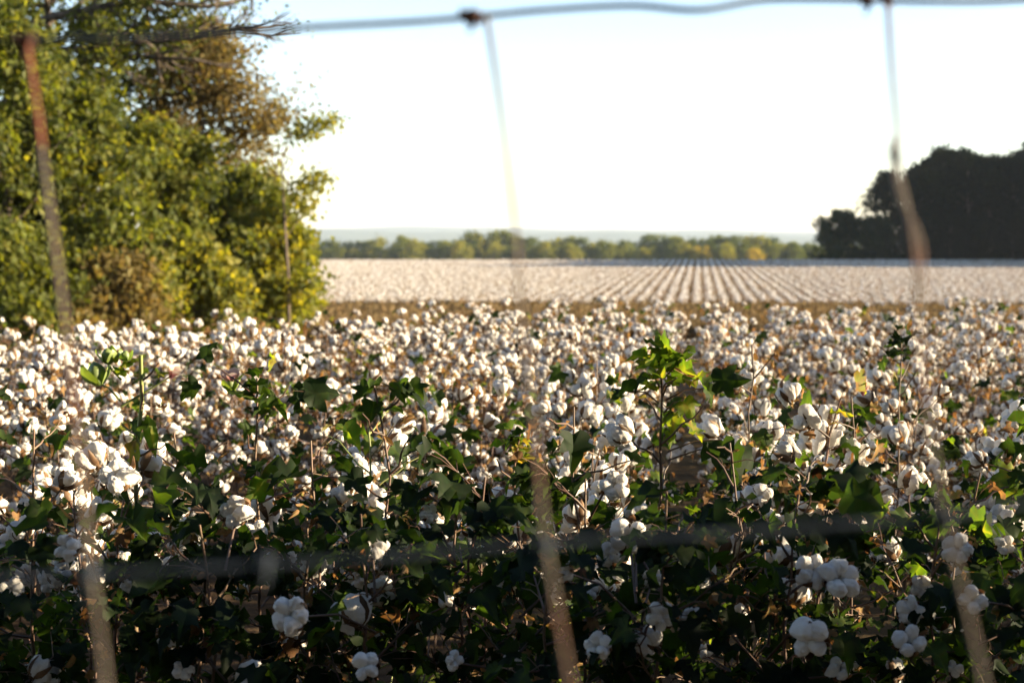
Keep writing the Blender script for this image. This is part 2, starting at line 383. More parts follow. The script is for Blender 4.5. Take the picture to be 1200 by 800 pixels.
def plant_geo(seed, h=0.95, leafy=0.5, nbolls=18, dry=0.5, spread=0.30, stem_tint=0.35, leaf_size=0.066, green_tint=(0.25, 0.6), boll_top=1.0, boll_bot=0.0, r0=0.006, zmin=0.28, bare_top=False, r1=0.0022):
    """skeleton, leaves and boll sites of one cotton plant, base at the origin"""
    r = np.random.default_rng(seed); st = MB(); fo = MB(); sites = []; lp = []; ld = []; ls = []; lt = []
    n = 14; z = np.linspace(0, h, n); lean = r.normal(0, 0.045, 2)
    P = np.stack([lean[0] * (z / h) ** 1.5 + r.normal(0, 0.006, n), lean[1] * (z / h) ** 1.5 + r.normal(0, 0.006, n), z], 1); P[0, :2] = 0
    tint_end = min(1.0, stem_tint + (0.6 if bare_top else 0.2))
    tt = np.repeat(np.linspace(stem_tint * 0.6, tint_end, n), 6)
    mbt = np.concatenate([tt, tt[:6], tt[-6:]])
    tube(st, P, np.linspace(r0, r1, n), 6, 0, 0.5); st.T[-2] = tt; st.T[-1] = np.concatenate([tt[:6], tt[-6:]])
    az = r.uniform(0, 6.28); nb = 0; zz = zmin * h
    nodes = []
    while zz < h * 0.97:
        t = zz / h; az += 2.4 + r.normal() * 0.3; zz += r.uniform(0.042, 0.065)
        nodes.append((t, az))
    for t, az in nodes:
        base = np.array([np.interp(t * h, z, P[:, i]) for i in range(3)])
        ln = spread * (1.15 - 0.75 * t) * r.uniform(0.6, 1.25)
        el = r.uniform(0.15, 0.75); d = np.array([math.cos(az) * math.cos(el), math.sin(az) * math.cos(el), math.sin(el)])
        k = 4; Q = [base]
        for i in range(k):
            d2 = d + r.normal(0, 0.22, 3) + [0, 0, 0.10]; d2 /= np.linalg.norm(d2); Q.append(Q[-1] + d2 * ln / k)
        Q = np.array(Q)
        tube(st, Q, np.linspace(0.0030, 0.0014, k + 1), 5, 0, min(1, stem_tint + r.uniform(-0.1, 0.25)))
        for i in range(1, k + 1):
            if r.random() < 0.75: sites.append((Q[i], d + [0, 0, 0.55] + r.normal(0, 0.45, 3), t))
        # leaves on petioles
        for _ in range(r.poisson(leafy * 2.2)):
            i = r.integers(0, k + 1); b = Q[i]; pa = az + r.normal() * 0.9; pe = r.uniform(-0.1, 0.8)
            pd = np.array([math.cos(pa) * math.cos(pe), math.sin(pa) * math.cos(pe), math.sin(pe)]); pl = r.uniform(0.03, 0.09)
            e = b + pd * pl
            if r.random() < 0.6: tube(st, [b, (b + e) / 2 + [0, 0, 0.006], e], [0.0014, 0.0012, 0.001], 3, 0, min(1, stem_tint + 0.25))
            ld_ = np.array([math.cos(pa), math.sin(pa), r.uniform(-0.8, 0.15)])
            lp.append(e); ld.append(ld_); ls.append(leaf_size * r.uniform(0.55, 1.25)); lt.append(r.uniform(*green_tint) if r.random() > dry else r.uniform(1.1, 2.0))
    r.shuffle(sites)
    out = []
    for p, ax, t in sites:
        if len(out) >= nbolls: break
        if t > boll_top or t < boll_bot: continue
        if all(np.linalg.norm(p - q[0]) > 0.052 for q in out): out.append((p, ax / np.linalg.norm(ax), 0.50 + 0.48 * r.uniform() ** 0.8, int(r.integers(0, NB)), r.uniform(0, 6.28)))
    lt = np.array(lt); g = lt <= 1.0
    lp, ld, ls = (np.array(q).reshape(len(lt), -1) for q in (lp, ld, ls))
    if g.any(): add_leaves(fo, lp[g], ld[g], ls[g, 0], lt[g], r, 0)
    d_ = ~g
    if d_.any(): add_leaves(fo, lp[d_], ld[d_], ls[d_, 0] * 0.5, lt[d_] - 1.05, r, 1, droop=0.6, roll=1.2)
    # tiny dry scraps and leaf stubs
    ns = int(10 + 16 * dry)
    ii = r.integers(0, max(1, len(sites)), ns)
    sp = np.array([sites[i][0] for i in ii]) + r.normal(0, 0.02, (ns, 3))
    add_leaves(fo, sp, r.normal(0, 1, (ns, 3)), r.uniform(0.015, 0.045, ns), r.uniform(0.2, 1.0, ns), r, 1, tmpl=(LANCE_V, LANCE_F), droop=0.5, roll=1.5)
    return st, fo, out

def qaxis(ax, spin):
    return Vector((0, 0, 1)).rotation_difference(Vector(ax)) @ Quaternion((0, 0, 1), spin)
def mat4(p, ax, sc, spin):
    M = qaxis(ax, spin).to_matrix().to_4x4(); A = np.array(M); A[:3, :3] *= sc; A[:3, 3] = p; return A

def make_plant(loc, geo, label, group, burrs=True, rz=0.0, extra_bolls=(), green=(), flowers=(), extra_leaves=()):
    """one cotton plant: stem, foliage, every open boll with its burr"""
    st, fo, bolls = geo
    root = empty('cotton_plant', loc, rz); tag(root, label, 'cotton plant', group)
    link('stem', st.mesh('stem', [M_STEM]), root)
    link('foliage', fo.mesh('foliage', [M_LEAF, M_DRYLEAF]), root)
    for p, ax, sc, v, spin in list(bolls) + list(extra_bolls):
        put_boll(root, p, ax, sc, v, spin, burrs)
    for i, (p, ax, sc) in enumerate(green):
        link('green_boll', GBOLL[i % 3], root, p, qaxis(ax, i * 1.3), sc)
    for i, (p, ax, sc) in enumerate(flowers):
        link('flower', FLOWER[i % 2], root, p, qaxis(ax, i), sc)
    return root
def put_boll(root, p, ax, sc, v, spin, burrs=True):
    b = link('boll', (LINT if burrs else LINT_LO)[v % NB], root, p, qaxis(ax, spin), sc)
    if burrs: link('burr', BURR[v % NB], b)
    return b
def copy_plant(src, loc, rz, label, group):
    c = src.copy(); COL.objects.link(c); c.location = loc; c.rotation_euler = (0, 0, rz); c['label'] = label; c['group'] = group
    for ch in src.children:
        d = ch.copy(); COL.objects.link(d); d.parent = c
        for g in ch.children:
            e = g.copy(); COL.objects.link(e); e.parent = d
    return c
def merged_plant(seed, sub=2, **kw):
    st, fo, bolls = plant_geo(seed, **kw); mb = MB()
    for src, off in ((st, 0), (fo, 1)):
        V = np.concatenate(src.V); T = np.concatenate(src.T); base = mb.n
        first = True
        for f, m, q in src.F:
            if first: mb.V.append(V); mb.T.append(T); mb.n += len(V); first = False
            mb.F.append((f + base, m + off, q))
    for p, ax, sc, v, spin in bolls:
        M = mat4(p, ax, sc, spin); _, n, ph = lint_mb(v + 1, sub, mb, M, 3); burr_mb(n, ph, v, mb, M, 4, seg=2)
    return mb.mesh('cotton_plant', [M_STEM, M_LEAF, M_DRYLEAF, M_LINT, M_BURR])

# ------------------------------------------------------------------ near field layout
rng = np.random.default_rng(42)
NEAR_END = 16.4
pts = []
u_rows = np.arange(-14, 14, 0.62)
for u in u_rows:
    for v in np.arange(1.5, 20, 0.29):
        p = RNRM * (u + rng.normal() * 0.10) + RDIR * (v + rng.normal() * 0.09)
        e = NEAR_END + 0.25 * math.sin(p[0] * 1.3) - 2.4 * min(1, max(0, (-1.2 - p[0]) / 1.4))
        if 3.35 < p[1] < e: pts.append(p)
pts = np.array(pts); pts = pts[np.argsort(pts[:, 1])]
gap = np.sin(pts[:, 0] * 1.7 + 0.6) + np.sin(pts[:, 1] * 1.15 + pts[:, 0] * 0.8) + np.sin(pts[:, 0] * 3.1 - pts[:, 1] * 2.3) * 0.6
pts = pts[(gap > -1.75) | (rng.random(len(pts)) > 0.6)]
inview = np.abs(pts[:, 0]) < 0.36 * pts[:, 1] + 0.18
vis = pts[inview]; rest = pts[~inview]

G_MID = 'cotton plants filling the middle of the near field'
G_FAR = 'cotton plants at the back of the near field'
L_MID = 'cotton plant full of open white bolls among many alike behind the leafy front edge'
L_FAR = 'small cotton plant topped with white bolls in the crowded back half of the near field'

N_HERO = 34
n_near = int((vis[:, 1] < 5.6).sum()); n_mid = int((vis[:, 1] < 9.0).sum()); n_tot = 300 - N_HERO
proto_a = []
for i in range(9):
    g = plant_geo(100 + i, h=rng.uniform(0.88, 1.06), boll_bot=0.68, leafy=1.5 + 0.4 * (i % 3), nbolls=[11, 8, 12, 9, 4][i % 5], dry=0.45, green_tint=(0.2, 0.72))
    proto_a.append(g)
made = {}
k = 0
def rand_h(p=(0, 0)): return rng.uniform(0.93, 1.01) + 0.025 * math.sin(p[0] * 2.1 + p[1] * 1.3) - 0.09 * min(1, max(0, (-1.0 - p[0]) / 1.2)) if p[1] > 9.5 else rng.uniform(0.92, 1.05) + 0.05 * math.sin(p[0] * 2.1 + p[1] * 1.3) + 0.04 * math.sin(p[0] * 0.9 - p[1] * 1.9) + (0.12 if rng.random() < 0.06 and p[1] < 9 else 0) - 0.05 * (p[1] > 9)
for i, p in enumerate(vis[:n_near]):
    j = int(rng.integers(0, 9)); loc = (p[0], p[1], ground_z(p[0], p[1])); rz = rng.uniform(0, 6.28)
    if j not in made: o = made[j] = make_plant(loc, proto_a[j], L_MID, G_MID, True, rz)
    else: o = copy_plant(made[j], loc, rz, L_MID, G_MID)
    o.scale = (1, 1, rand_h(p))
proto_b = {}
geo_b = [plant_geo(200 + i, h=rng.uniform(0.84, 1.04), leafy=1.05 if i < 6 else 1.6, nbolls=19 if i < 6 else 5, dry=0.75, green_tint=(0.1, 0.8)) for i in range(8)]
for i, p in enumerate(vis[n_near:n_mid]):
    j = int(rng.integers(0, 8)); loc = (p[0], p[1], ground_z(p[0], p[1])); rz = rng.uniform(0, 6.28)
    if j not in proto_b: o = proto_b[j] = make_plant(loc, geo_b[j], L_MID, G_MID, False, rz)
    else: o = copy_plant(proto_b[j], loc, rz, L_MID, G_MID)
    o.scale = (1, 1, rand_h(p))
mesh_c = [merged_plant(300 + i, 2, h=rng.uniform(0.84, 1.04), leafy=1.2 if i < 6 else 1.7, nbolls=21 if i < 6 else 6, dry=0.85, green_tint=(0.1, 0.85)) for i in range(8)]
for i, p in enumerate(vis[n_mid:n_tot]):
    o = link('cotton_plant', mesh_c[int(rng.integers(0, 8))], None, (p[0], p[1], ground_z(p[0], p[1])))
    o.rotation_mode = 'XYZ'; o.rotation_euler = (0, 0, rng.uniform(0, 6.28)); o.scale = (1, 1, rand_h(p))
    tag(o, L_FAR, 'cotton plant', G_FAR)

# ------------------------------------------------------------------ masses of plants as one object each (geometry nodes)
def scatter(name, points, rz, scl, src_meshes, label, cat):
    me = bpy.data.meshes.new(name); me.from_pydata([tuple(p) for p in points], [], [])
    for nm, dat in (('rz', rz), ('scl', scl)):
        a = me.attributes.new(nm, 'FLOAT', 'POINT'); a.data.foreach_set('value', np.asarray(dat, np.float32))
    ob = link(name, me); tag(ob, label, cat, kind='stuff')
    coll = bpy.data.collections.new(name + '_sources')
    for m in src_meshes:
        s = bpy.data.objects.new(name + '_source', m); coll.objects.link(s)
    ng = bpy.data.node_groups.new(name, 'GeometryNodeTree')
    ng.interface.new_socket('Geometry', in_out='INPUT', socket_type='NodeSocketGeometry')
    ng.interface.new_socket('Geometry', in_out='OUTPUT', socket_type='NodeSocketGeometry')
    N, L = ng.nodes, ng.links
    gi = N.new('NodeGroupInput'); go = N.new('NodeGroupOutput')
    ci = N.new('GeometryNodeCollectionInfo'); ci.inputs[0].default_value = coll; ci.inputs['Separate Children'].default_value = True; ci.inputs['Reset Children'].default_value = True
    ip = N.new('GeometryNodeInstanceOnPoints'); ip.inputs['Pick Instance'].default_value = True
    rv = N.new('FunctionNodeRandomValue'); rv.data_type = 'INT'; rv.inputs[4].default_value = 0; rv.inputs[5].default_value = len(src_meshes) - 1
    na = N.new('GeometryNodeInputNamedAttribute'); na.data_type = 'FLOAT'; na.inputs[0].default_value = 'rz'
    nb = N.new('GeometryNodeInputNamedAttribute'); nb.data_type = 'FLOAT'; nb.inputs[0].default_value = 'scl'
    cx = N.new('ShaderNodeCombineXYZ'); L.new(na.outputs[0], cx.inputs[2])
    L.new(gi.outputs[0], ip.inputs['Points']); L.new(ci.outputs[0], ip.inputs['Instance']); L.new(rv.outputs[2], ip.inputs['Instance Index'])
    L.new(cx.outputs[0], ip.inputs['Rotation']); L.new(nb.outputs[0], ip.inputs['Scale']); L.new(ip.outputs[0], go.inputs[0])
    mod = ob.modifiers.new('scatter', 'NODES'); mod.node_group = ng
    return ob
fr = np.array([(x + rng.normal() * 0.05, y + rng.normal() * 0.05) for y in (2.65, 2.95, 3.25) for x in list(np.arange(1.42, 6.5, 0.17)) + list(np.arange(-4.0, -1.35, 0.2))])
R_ = np.concatenate([vis[n_tot:], rest[np.abs(rest[:, 0]) < 0.36 * rest[:, 1] + 4.0], fr])
scatter('cotton_crop', np.column_stack([R_, ground_z(R_[:, 0], R_[:, 1])]), rng.uniform(0, 6.28, len(R_)), np.where(R_[:, 1] > 9.5, 0.92 - 0.05 * (R_[:, 0] < -1.6), 0.97) * rng.uniform(0.95, 1.05, len(R_)), mesh_c,
        'crowded white cotton plants at the far edge of the near field', 'cotton crop')

def lo_plant(seed, front=False):
    r = np.random.default_rng(seed); mb = MB(); V0, F0 = ICO[1]
    n = 30 if not front else 12
    for _ in range(n):
        a = r.uniform(0, 6.28); q = r.uniform(0, 0.34) ; z = 0.30 + 0.62 * r.uniform(0, 1) ** 0.6
        s = r.uniform(0.035, 0.06)
        V = V0 * s * [1, 1, 0.9] * (1 + lump(V0, int(r.integers(1e6)), 0.25)[:, None]) + [q * math.cos(a), q * math.sin(a), z]
        mb.add(V, F0, 0, 0.5)
    m = 125 if not front else 90
    pos = np.stack([r.normal(0, 0.2, m), r.normal(0, 0.2, m), r.uniform(0.2, 0.9, m)], 1)
    add_leaves(mb, pos, r.normal(0, 1, (m, 3)), r.uniform(0.05, 0.13, m), r.uniform(0.1, 1.0, m), r, 1, tmpl=(LANCE_V * [1, 1.6], LANCE_F), roll=1.5)
    for _ in range(5):
        a = r.uniform(0, 6.28); tube(mb, [(0, 0, 0), (0.06 * math.cos(a), 0.06 * math.sin(a), 0.4), (0.2 * math.cos(a), 0.2 * math.sin(a), 0.88)], [0.008, 0.005, 0.002], 3, 1, 0.2)
    return mb.mesh('field_plant', [M_LINT, M_DRYLEAF])
fp = []; 
for u in np.arange(-105, 150, 0.97):
    v0 = 99 + rng.normal() * 0.5; 
    vv = np.arange(v0, 236, 0.46); vv = vv + rng.normal(0, 0.09, len(vv)); uu = u + rng.normal(0, 0.06, len(vv))
    P = RNRM[None] * uu[:, None] + RDIR[None] * vv[:, None]
    keep = (P[:, 1] > 96) & (P[:, 1] < 229) & (np.abs(P[:, 0]) < 0.36 * P[:, 1] + 22) & (rng.random(len(P)) > 0.03)
    fp.append(P[keep])
fp = np.concatenate(fp)
scatter('distant_cotton_rows', np.column_stack([fp, ground_z(fp[:, 0], fp[:, 1])]), rng.uniform(0, 6.28, len(fp)), rng.uniform(0.85, 1.08, len(fp)),
        [lo_plant(400 + i) for i in range(7)], 'distant cotton rows running to the far tree line, white with open bolls', 'cotton rows')

# dry grass headland between the two fields
M_GRASS = leaf_mat('dry_grass', [(0.0, (0.08, 0.05, 0.025)), (0.5, (0.16, 0.105, 0.05)), (1.0, (0.22, 0.16, 0.08))], trans=0.3, tgain=(1.3, 1.2, 0.9), gloss=0.0)
def grass_tuft(seed):
    r = np.random.default_rng(seed); mb = MB(); n = 60
    pos = np.stack([r.normal(0, 0.25, n), r.normal(0, 0.25, n), np.zeros(n)], 1)
    d = np.stack([r.normal(0, 0.35, n), r.normal(0, 0.35, n), np.ones(n)], 1)
    add_leaves(mb, pos, d, r.uniform(0.25, 0.75, n), r.uniform(0.35, 1.0, n), r, 0, tmpl=(LANCE_V * [1, 0.22], LANCE_F), droop=0.2, roll=1.5)
    return mb.mesh('grass_tuft', [M_GRASS])
gp = np.stack([rng.uniform(-60, 70, 9000), rng.uniform(66, 99, 9000)], 1); gp = gp[np.abs(gp[:, 0]) < 0.36 * gp[:, 1] + 12]
scatter('dry_grass', np.column_stack([gp, ground_z(gp[:, 0], gp[:, 1])]), rng.uniform(0, 6.28, len(gp)), rng.uniform(0.8, 1.5, len(gp)),
        [grass_tuft(i) for i in range(4)], 'dry brown grass strip between the near field and the distant rows', 'grass')

# ------------------------------------------------------------------ trees
LEAF_QUAD = np.array([(0, 0, 0), (0.45, 0.33, 0.06), (1, 0, -0.1), (0.45, -0.33, 0.06)])
def leaf_cards(mb, pos, size, tint, r, mat=0, up=0.5):
    n = len(pos); d = r.normal(0, 1, (n, 3)); d[:, 2] -= 0.25
    R = rots(d, r.normal(0, 1.1, n))
    P = np.einsum('nij,kj->nki', R, LEAF_QUAD) * np.asarray(size)[:, None, None] + pos[:, None]
    F = np.array([[0, 1, 2, 3]])[None] + (np.arange(n) * 4)[:, None, None]
    mb.add(P.reshape(-1, 3), F.reshape(-1, 4), mat, np.repeat(tint, 4), smooth=False)

def tree_geo(seed, H, crown_base, radius, n_limbs=16, twigs=7, leaves=22, leaf=0.14, sig=0.28, trunk_r=0.16, tint=(0.2, 0.8), shape=1.0, bias=(0, 0), lift=0.25, sub=True, sides=6):
    """trunk with limbs and twigs; leaf clumps hang on the twigs so that the crown stays ragged"""
    r = np.random.default_rng(seed); tr = MB(); cr = MB()
    n = 9; z = np.linspace(0, H * 0.93, n); wob = np.cumsum(r.normal(0, 0.02 * H / n * 2, (n, 2)), 0); wob -= wob[0]
    P = np.column_stack([wob, z]); tube(tr, P, np.linspace(trunk_r, trunk_r * 0.12, n), 8, 0)
    C = []; CT = []
    for i in range(n_limbs):
        t = (i + r.uniform(0, 1)) / n_limbs; z0 = crown_base + (H * 0.93 - crown_base) * t
        b = np.array([np.interp(z0, z, P[:, 0]), np.interp(z0, z, P[:, 1]), z0]); a = i * 2.4 + r.normal() * 0.5
        prof = (math.sin(math.pi * min(1, 0.18 + 0.80 * t)) ** 0.7) * shape + (1 - shape) * (1 - 0.8 * t)
        ln = radius * max(0.25, prof) * r.uniform(0.7, 1.2); el = lift + 0.55 * t + r.normal() * 0.18
        d = np.array([math.cos(a) * math.cos(el) + bias[0], math.sin(a) * math.cos(el) + bias[1], math.sin(el)])
        Q = [b]
        for k in range(5):
            d = d + r.normal(0, 0.14, 3) + [0, 0, -0.02]; Q.append(Q[-1] + d / np.linalg.norm(d) * ln / 5)
        Q = np.array(Q); lr = trunk_r * (0.42 - 0.25 * t)
        tube(tr, Q, np.linspace(lr, lr * 0.15, 6), sides, 0)
        C.append(Q[-1]); CT.append(0)
        for k in range(twigs):
            s = r.uniform(0.25, 1.0); q = Q[0] + 0; idx = s * 5; j = min(4, int(idx)); q = Q[j] + (Q[j + 1] - Q[j]) * (idx - j)
            td = d * 0.5 + r.normal(0, 0.8, 3); td /= np.linalg.norm(td); tl = ln * r.uniform(0.18, 0.45)
            e = q + td * tl
            if sub: tube(tr, [q, (q + e) / 2 + r.normal(0, 0.04 * tl, 3), e], [lr * 0.25, lr * 0.16, lr * 0.06], 4, 0)
            C.append(e); C.append((q + e) / 2)
    C = np.array(C)
    nl = r.poisson(leaves * r.uniform(0.3, 1.7, len(C)))
    ct = r.uniform(*tint, len(C))
    idx = np.repeat(np.arange(len(C)), nl)
    pos = C[idx] + r.normal(0, sig, (len(idx), 3)) * [1, 1, 0.75]
    keep = pos[:, 2] > 0.05; pos = pos[keep]; idx = idx[keep]
    leaf_cards(cr, pos, leaf * r.uniform(0.6, 1.4, len(pos)), np.clip(ct[idx] + r.normal(0, 0.1, len(pos)), 0, 1), r)
    return tr, cr
M_TLEAF = leaf_mat('tree_leaf', [(0.0, (0.020, 0.034, 0.010)), (0.4, (0.062, 0.078, 0.016)), (0.75, (0.128, 0.148, 0.026)), (1.0, (0.205, 0.195, 0.035))], trans=0.52, tgain=(3.0, 2.7, 0.8), gloss=0.01)
M_RLEAF = leaf_mat('rusty_leaf', [(0.0, (0.08, 0.062, 0.024)), (0.5, (0.17, 0.135, 0.050)), (1.0, (0.21, 0.20, 0.06))], trans=0.5, tgain=(2.4, 2.1, 1.2))
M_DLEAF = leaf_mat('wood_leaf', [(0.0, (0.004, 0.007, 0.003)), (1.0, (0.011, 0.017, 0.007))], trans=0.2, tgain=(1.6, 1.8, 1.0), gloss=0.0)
M_FLEAF = leaf_mat('far_leaf', [(0.0, (0.055, 0.08, 0.028)), (0.45, (0.13, 0.155, 0.035)), (0.8, (0.26, 0.25, 0.045)), (1.0, (0.45, 0.33, 0.04))], trans=0.35, tgain=(2.0, 1.9, 1.0), gloss=0.0, rnd=0.0)

def place_tree(geo, name, px, Y, label, cat, group, leafmat, rz=0.0, x=None):
    X = px_x(px, Y) if x is None else x
    root = empty(name, (X, Y, ground_z(X, Y) - 0.05), rz); tag(root, label, cat, group)
    link('trunk', geo[0].mesh('trunk', [M_BARK]), root); link('crown', geo[1].mesh('crown', [leafmat]), root)
    return root
GW = 'trees and shrubs of the left thicket'
place_tree(tree_geo(11, 12.5, 5.6, 4.3, 24, 10, 30, 0.19, 0.26, 0.24, (0.1, 0.7), bias=(0.1, 0)), 'oak_tree', 55, 38, 'tall spreading oak whose top leaves the picture above the thicket', 'tree', GW, M_TLEAF)
place_tree(tree_geo(12, 8.3, 2.4, 2.7, 30, 10, 36, 0.13, 0.27, 0.12, (0.0, 0.9), lift=0.5), 'fading_tree', 238, 38.5, 'browning thin-leaved tree with bare pale limbs rising out of the green thicket', 'tree', GW, M_RLEAF)
place_tree(tree_geo(13, 7.6, 0.8, 2.2, 28, 9, 30, 0.18, 0.21, 0.12, (0.2, 0.8)), 'leafy_tree', 5, 32.0, 'dense green tree at the left picture edge behind the leaning rusty wire', 'tree', GW, M_TLEAF)
place_tree(tree_geo(14, 6.0, 0.5, 2.0, 26, 9, 30, 0.18, 0.21, 0.10, (0.25, 0.85)), 'leafy_tree', 95, 33.0, 'green tree hung with vines just right of the leaning rusty wire', 'tree', GW, M_TLEAF)
place_tree(tree_geo(15, 5.4, 0.3, 2.1, 24, 9, 31, 0.18, 0.21, 0.08, (0.3, 0.95)), 'bushy_shrub', 185, 35.5, 'big round yellow-green shrub in front of the browning tree', 'shrub', GW, M_TLEAF)
place_tree(tree_geo(16, 4.2, 0.3, 2.1, 26, 9, 31, 0.18, 0.21, 0.08, (0.25, 0.9)), 'bushy_shrub', 258, 36.5, 'tall green shrub below the right side of the browning tree', 'shrub', GW, M_TLEAF)
place_tree(tree_geo(17, 3.4, 0.2, 1.25, 20, 9, 24, 0.18, 0.21, 0.06, (0.5, 1.0)), 'bushy_shrub', 318, 36, 'bright sunlit shrub at the right end of the thicket beside the white rows', 'shrub', GW, M_TLEAF)
place_tree(tree_geo(18, 2.3, 0.1, 1.3, 16, 8, 24, 0.18, 0.21, 0.05, (0.55, 1.0)), 'low_shrub', 225, 33.5, 'low yellowish shrub at the foot of the thicket', 'shrub', GW, M_TLEAF)
place_tree(tree_geo(19, 1.6, 0.1, 1.1, 16, 8, 21, 0.18, 0.21, 0.05, (0.2, 0.8)), 'low_shrub', 135, 31.5, 'low rust-coloured shrub at the foot of the thicket', 'shrub', GW, M_RLEAF)
place_tree(tree_geo(20, 2.4, 0.1, 1.4, 16, 8, 24, 0.18, 0.21, 0.05, (0.4, 0.9)), 'low_shrub', 30, 30.5, 'low green shrub below the leaning rusty wire at the left edge', 'shrub', GW, M_TLEAF)
place_tree(tree_geo(23, 6.8, 0.3, 2.7, 20, 8, 21, 0.18, 0.21, 0.12, (0.0, 0.4)), 'leafy_tree', 165, 42, 'shaded dark green tree standing deep inside the thicket', 'tree', GW, M_TLEAF)
place_tree(tree_geo(24, 7.5, 0.3, 2.6, 20, 8, 21, 0.18, 0.21, 0.12, (0.0, 0.4)), 'leafy_tree', 40, 43, 'shaded dark tree behind the green tree at the left edge', 'tree', GW, M_TLEAF)
place_tree(tree_geo(25, 4.6, 0.3, 2.2, 18, 8, 21, 0.18, 0.21, 0.10, (0.1, 0.5)), 'leafy_tree', 285, 42, 'dark low tree behind the tall green shrub', 'tree', GW, M_TLEAF)

# thin sapling that sticks out to the right of the thicket
def sapling():
    r = np.random.default_rng(77); tr = MB(); cr = MB(); Y = 35.0
    b = at(338, 372, Y); root_z = ground_z(b.x, Y)
    base = np.array([b.x, Y, root_z]); W = lambda px, py, dy=0: np.array(at(px, py, Y + dy)) - base
    tube(tr, [(0, 0, 0), W(338, 330), W(333, 250), W(330, 190), W(345, 140)], [0.05, 0.04, 0.028, 0.016, 0.006], 6)
    tips = []
    for a, m, e in (((334, 260), (350, 222), (378, 210)), ((331, 200), (345, 170), (362, 150)), ((338, 160), (360, 148), (388, 142)), ((334, 280), (352, 255), (358, 240)), ((331, 210), (348, 214), (362, 218))):
        A, Mi, E = W(*a), W(*m, 0.2), W(*e, 0.3); tube(tr, [A, Mi, E], [0.014, 0.009, 0.004], 4); tips += [E, E, (Mi + E) / 2, (Mi + E) / 2 + r.normal(0, 0.1, 3)]
    tips = np.array(tips); idx = np.repeat(np.arange(len(tips)), 62)
    pos = tips[idx] + r.normal(0, 1, (len(idx), 3)) * [0.20, 0.20, 0.12]
    leaf_cards(cr, pos, 0.13 * r.uniform(0.6, 1.3, len(pos)), r.uniform(0.5, 1.0, len(pos)), r)
    root = empty('sapling', base); tag(root, 'thin sapling with sparse yellow-green tufts leaning out of the thicket against the sky', 'sapling', GW)
    link('trunk', tr.mesh('trunk', [M_BARK]), root); link('crown', cr.mesh('crown', [M_TLEAF]), root)
sapling()
# overhanging thin-twigged limb tree
def overhang():
    r = np.random.default_rng(88); tr = MB(); cr = MB(); Y = 34.0
    b = at(-60, 380, Y); base = np.array([b.x, Y, ground_z(b.x, Y)]); W = lambda px, py, dy=0: np.array(at(px, py, Y + dy)) - base
    tube(tr, [(0, 0, 0), W(-50, 250), W(-40, 120), W(-30, 20), W(-20, -90)], [0.22, 0.19, 0.16, 0.12, 0.05], 8)
    tips = []
    limbs = [((-40, 110), (20, 70), (120, 52), (215, 44), (300, 33)), ((-35, 60), (60, 20), (160, 0), (240, 8), (305, -4)), ((-42, 150), (30, 105), (100, 72), (160, 66), (230, 70)),
             ((-30, 10), (60, -35), (150, -50), (250, -60), (330, -70)), ((-28, -10), (30, -70), (90, -110), (150, -140), (190, -150))]
    for L_ in limbs:
        Q = np.array([W(*p, r.normal() * 0.5 + i * 0.1) for i, p in enumerate(L_)]); tube(tr, Q, [0.12, 0.10, 0.085, 0.06, 0.03], 6)
        for k in range(26):
            s = r.uniform(0.9, 4.0); j = min(3, int(s)); q = Q[j] + (Q[j + 1] - Q[j]) * (s - j)
            d = (Q[j + 1] - Q[j]); d = d / np.linalg.norm(d) * 0.9 + r.normal(0, 0.5, 3); d /= np.linalg.norm(d); l = r.uniform(0.5, 1.3) * (0.6 + 0.15 * s)
            m = q + d * l * 0.5 + r.normal(0, 0.06, 3); e = q + d * l + [0, 0, 0.05]
            tube(tr, [q, m, e], [0.042, 0.028, 0.014], 4)
            for _ in range(3):
                d3 = d + r.normal(0, 0.5, 3); f = m + d3 / np.linalg.norm(d3) * l * 0.5; tube(tr, [m, (m + f) / 2 + r.normal(0, 0.02, 3), f], [0.02, 0.015, 0.008], 3)
                tips.append((f, s))
            tips.append((e, s))
    P = []; 
    for p, s in tips:
        n = r.poisson(26 if s < 2.3 else (7 if s < 3.0 else 1.6)); P.append(np.asarray(p) + r.normal(0, 0.2, (n, 3)))
    P = np.concatenate(P)
    leaf_cards(cr, P, 0.13 * r.uniform(0.6, 1.3, len(P)), np.clip(r.normal(0.45, 0.25, len(P)), 0, 1), r)
    root = empty('oak_tree', base); tag(root, 'oak reaching long dark twiggy limbs over the thicket towards the open sky', 'tree', GW)
    link('trunk', tr.mesh('trunk', [M_BARK]), root); link('crown', cr.mesh('crown', [M_TLEAF]), root)
overhang()

# right-hand dark wood
GR = 'trees of the dark wood on the right'
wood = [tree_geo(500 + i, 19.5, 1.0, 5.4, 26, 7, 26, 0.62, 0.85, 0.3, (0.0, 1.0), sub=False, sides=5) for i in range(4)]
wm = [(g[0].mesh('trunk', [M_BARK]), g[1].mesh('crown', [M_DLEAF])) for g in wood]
LW = 'tall black-green tree in the solid dark wood on the right'
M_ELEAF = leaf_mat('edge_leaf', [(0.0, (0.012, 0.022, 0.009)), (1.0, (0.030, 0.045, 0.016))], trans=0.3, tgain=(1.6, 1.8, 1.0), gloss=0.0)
rg = tree_geo(530, 10.5, 0.2, 5.0, 24, 8, 30, 0.55, 0.6, 0.25, (0.2, 1.0), sub=False, sides=5); wm.append((rg[0].mesh('trunk', [M_BARK]), rg[1].mesh('crown', [M_ELEAF])))
first_lab = {0: 'low rounded tree at the left end of the dark wood', 1: 'slender pale-topped tree behind the rounded one at the wood edge'}
spots = [(986, 232, 0.80, 0.90, first_lab[0]), (1036, 236, 0.80, 0.75, first_lab[1]), (1022, 230, 0.72, 0.80, 'squat tree beneath the slender one at the wood edge')]
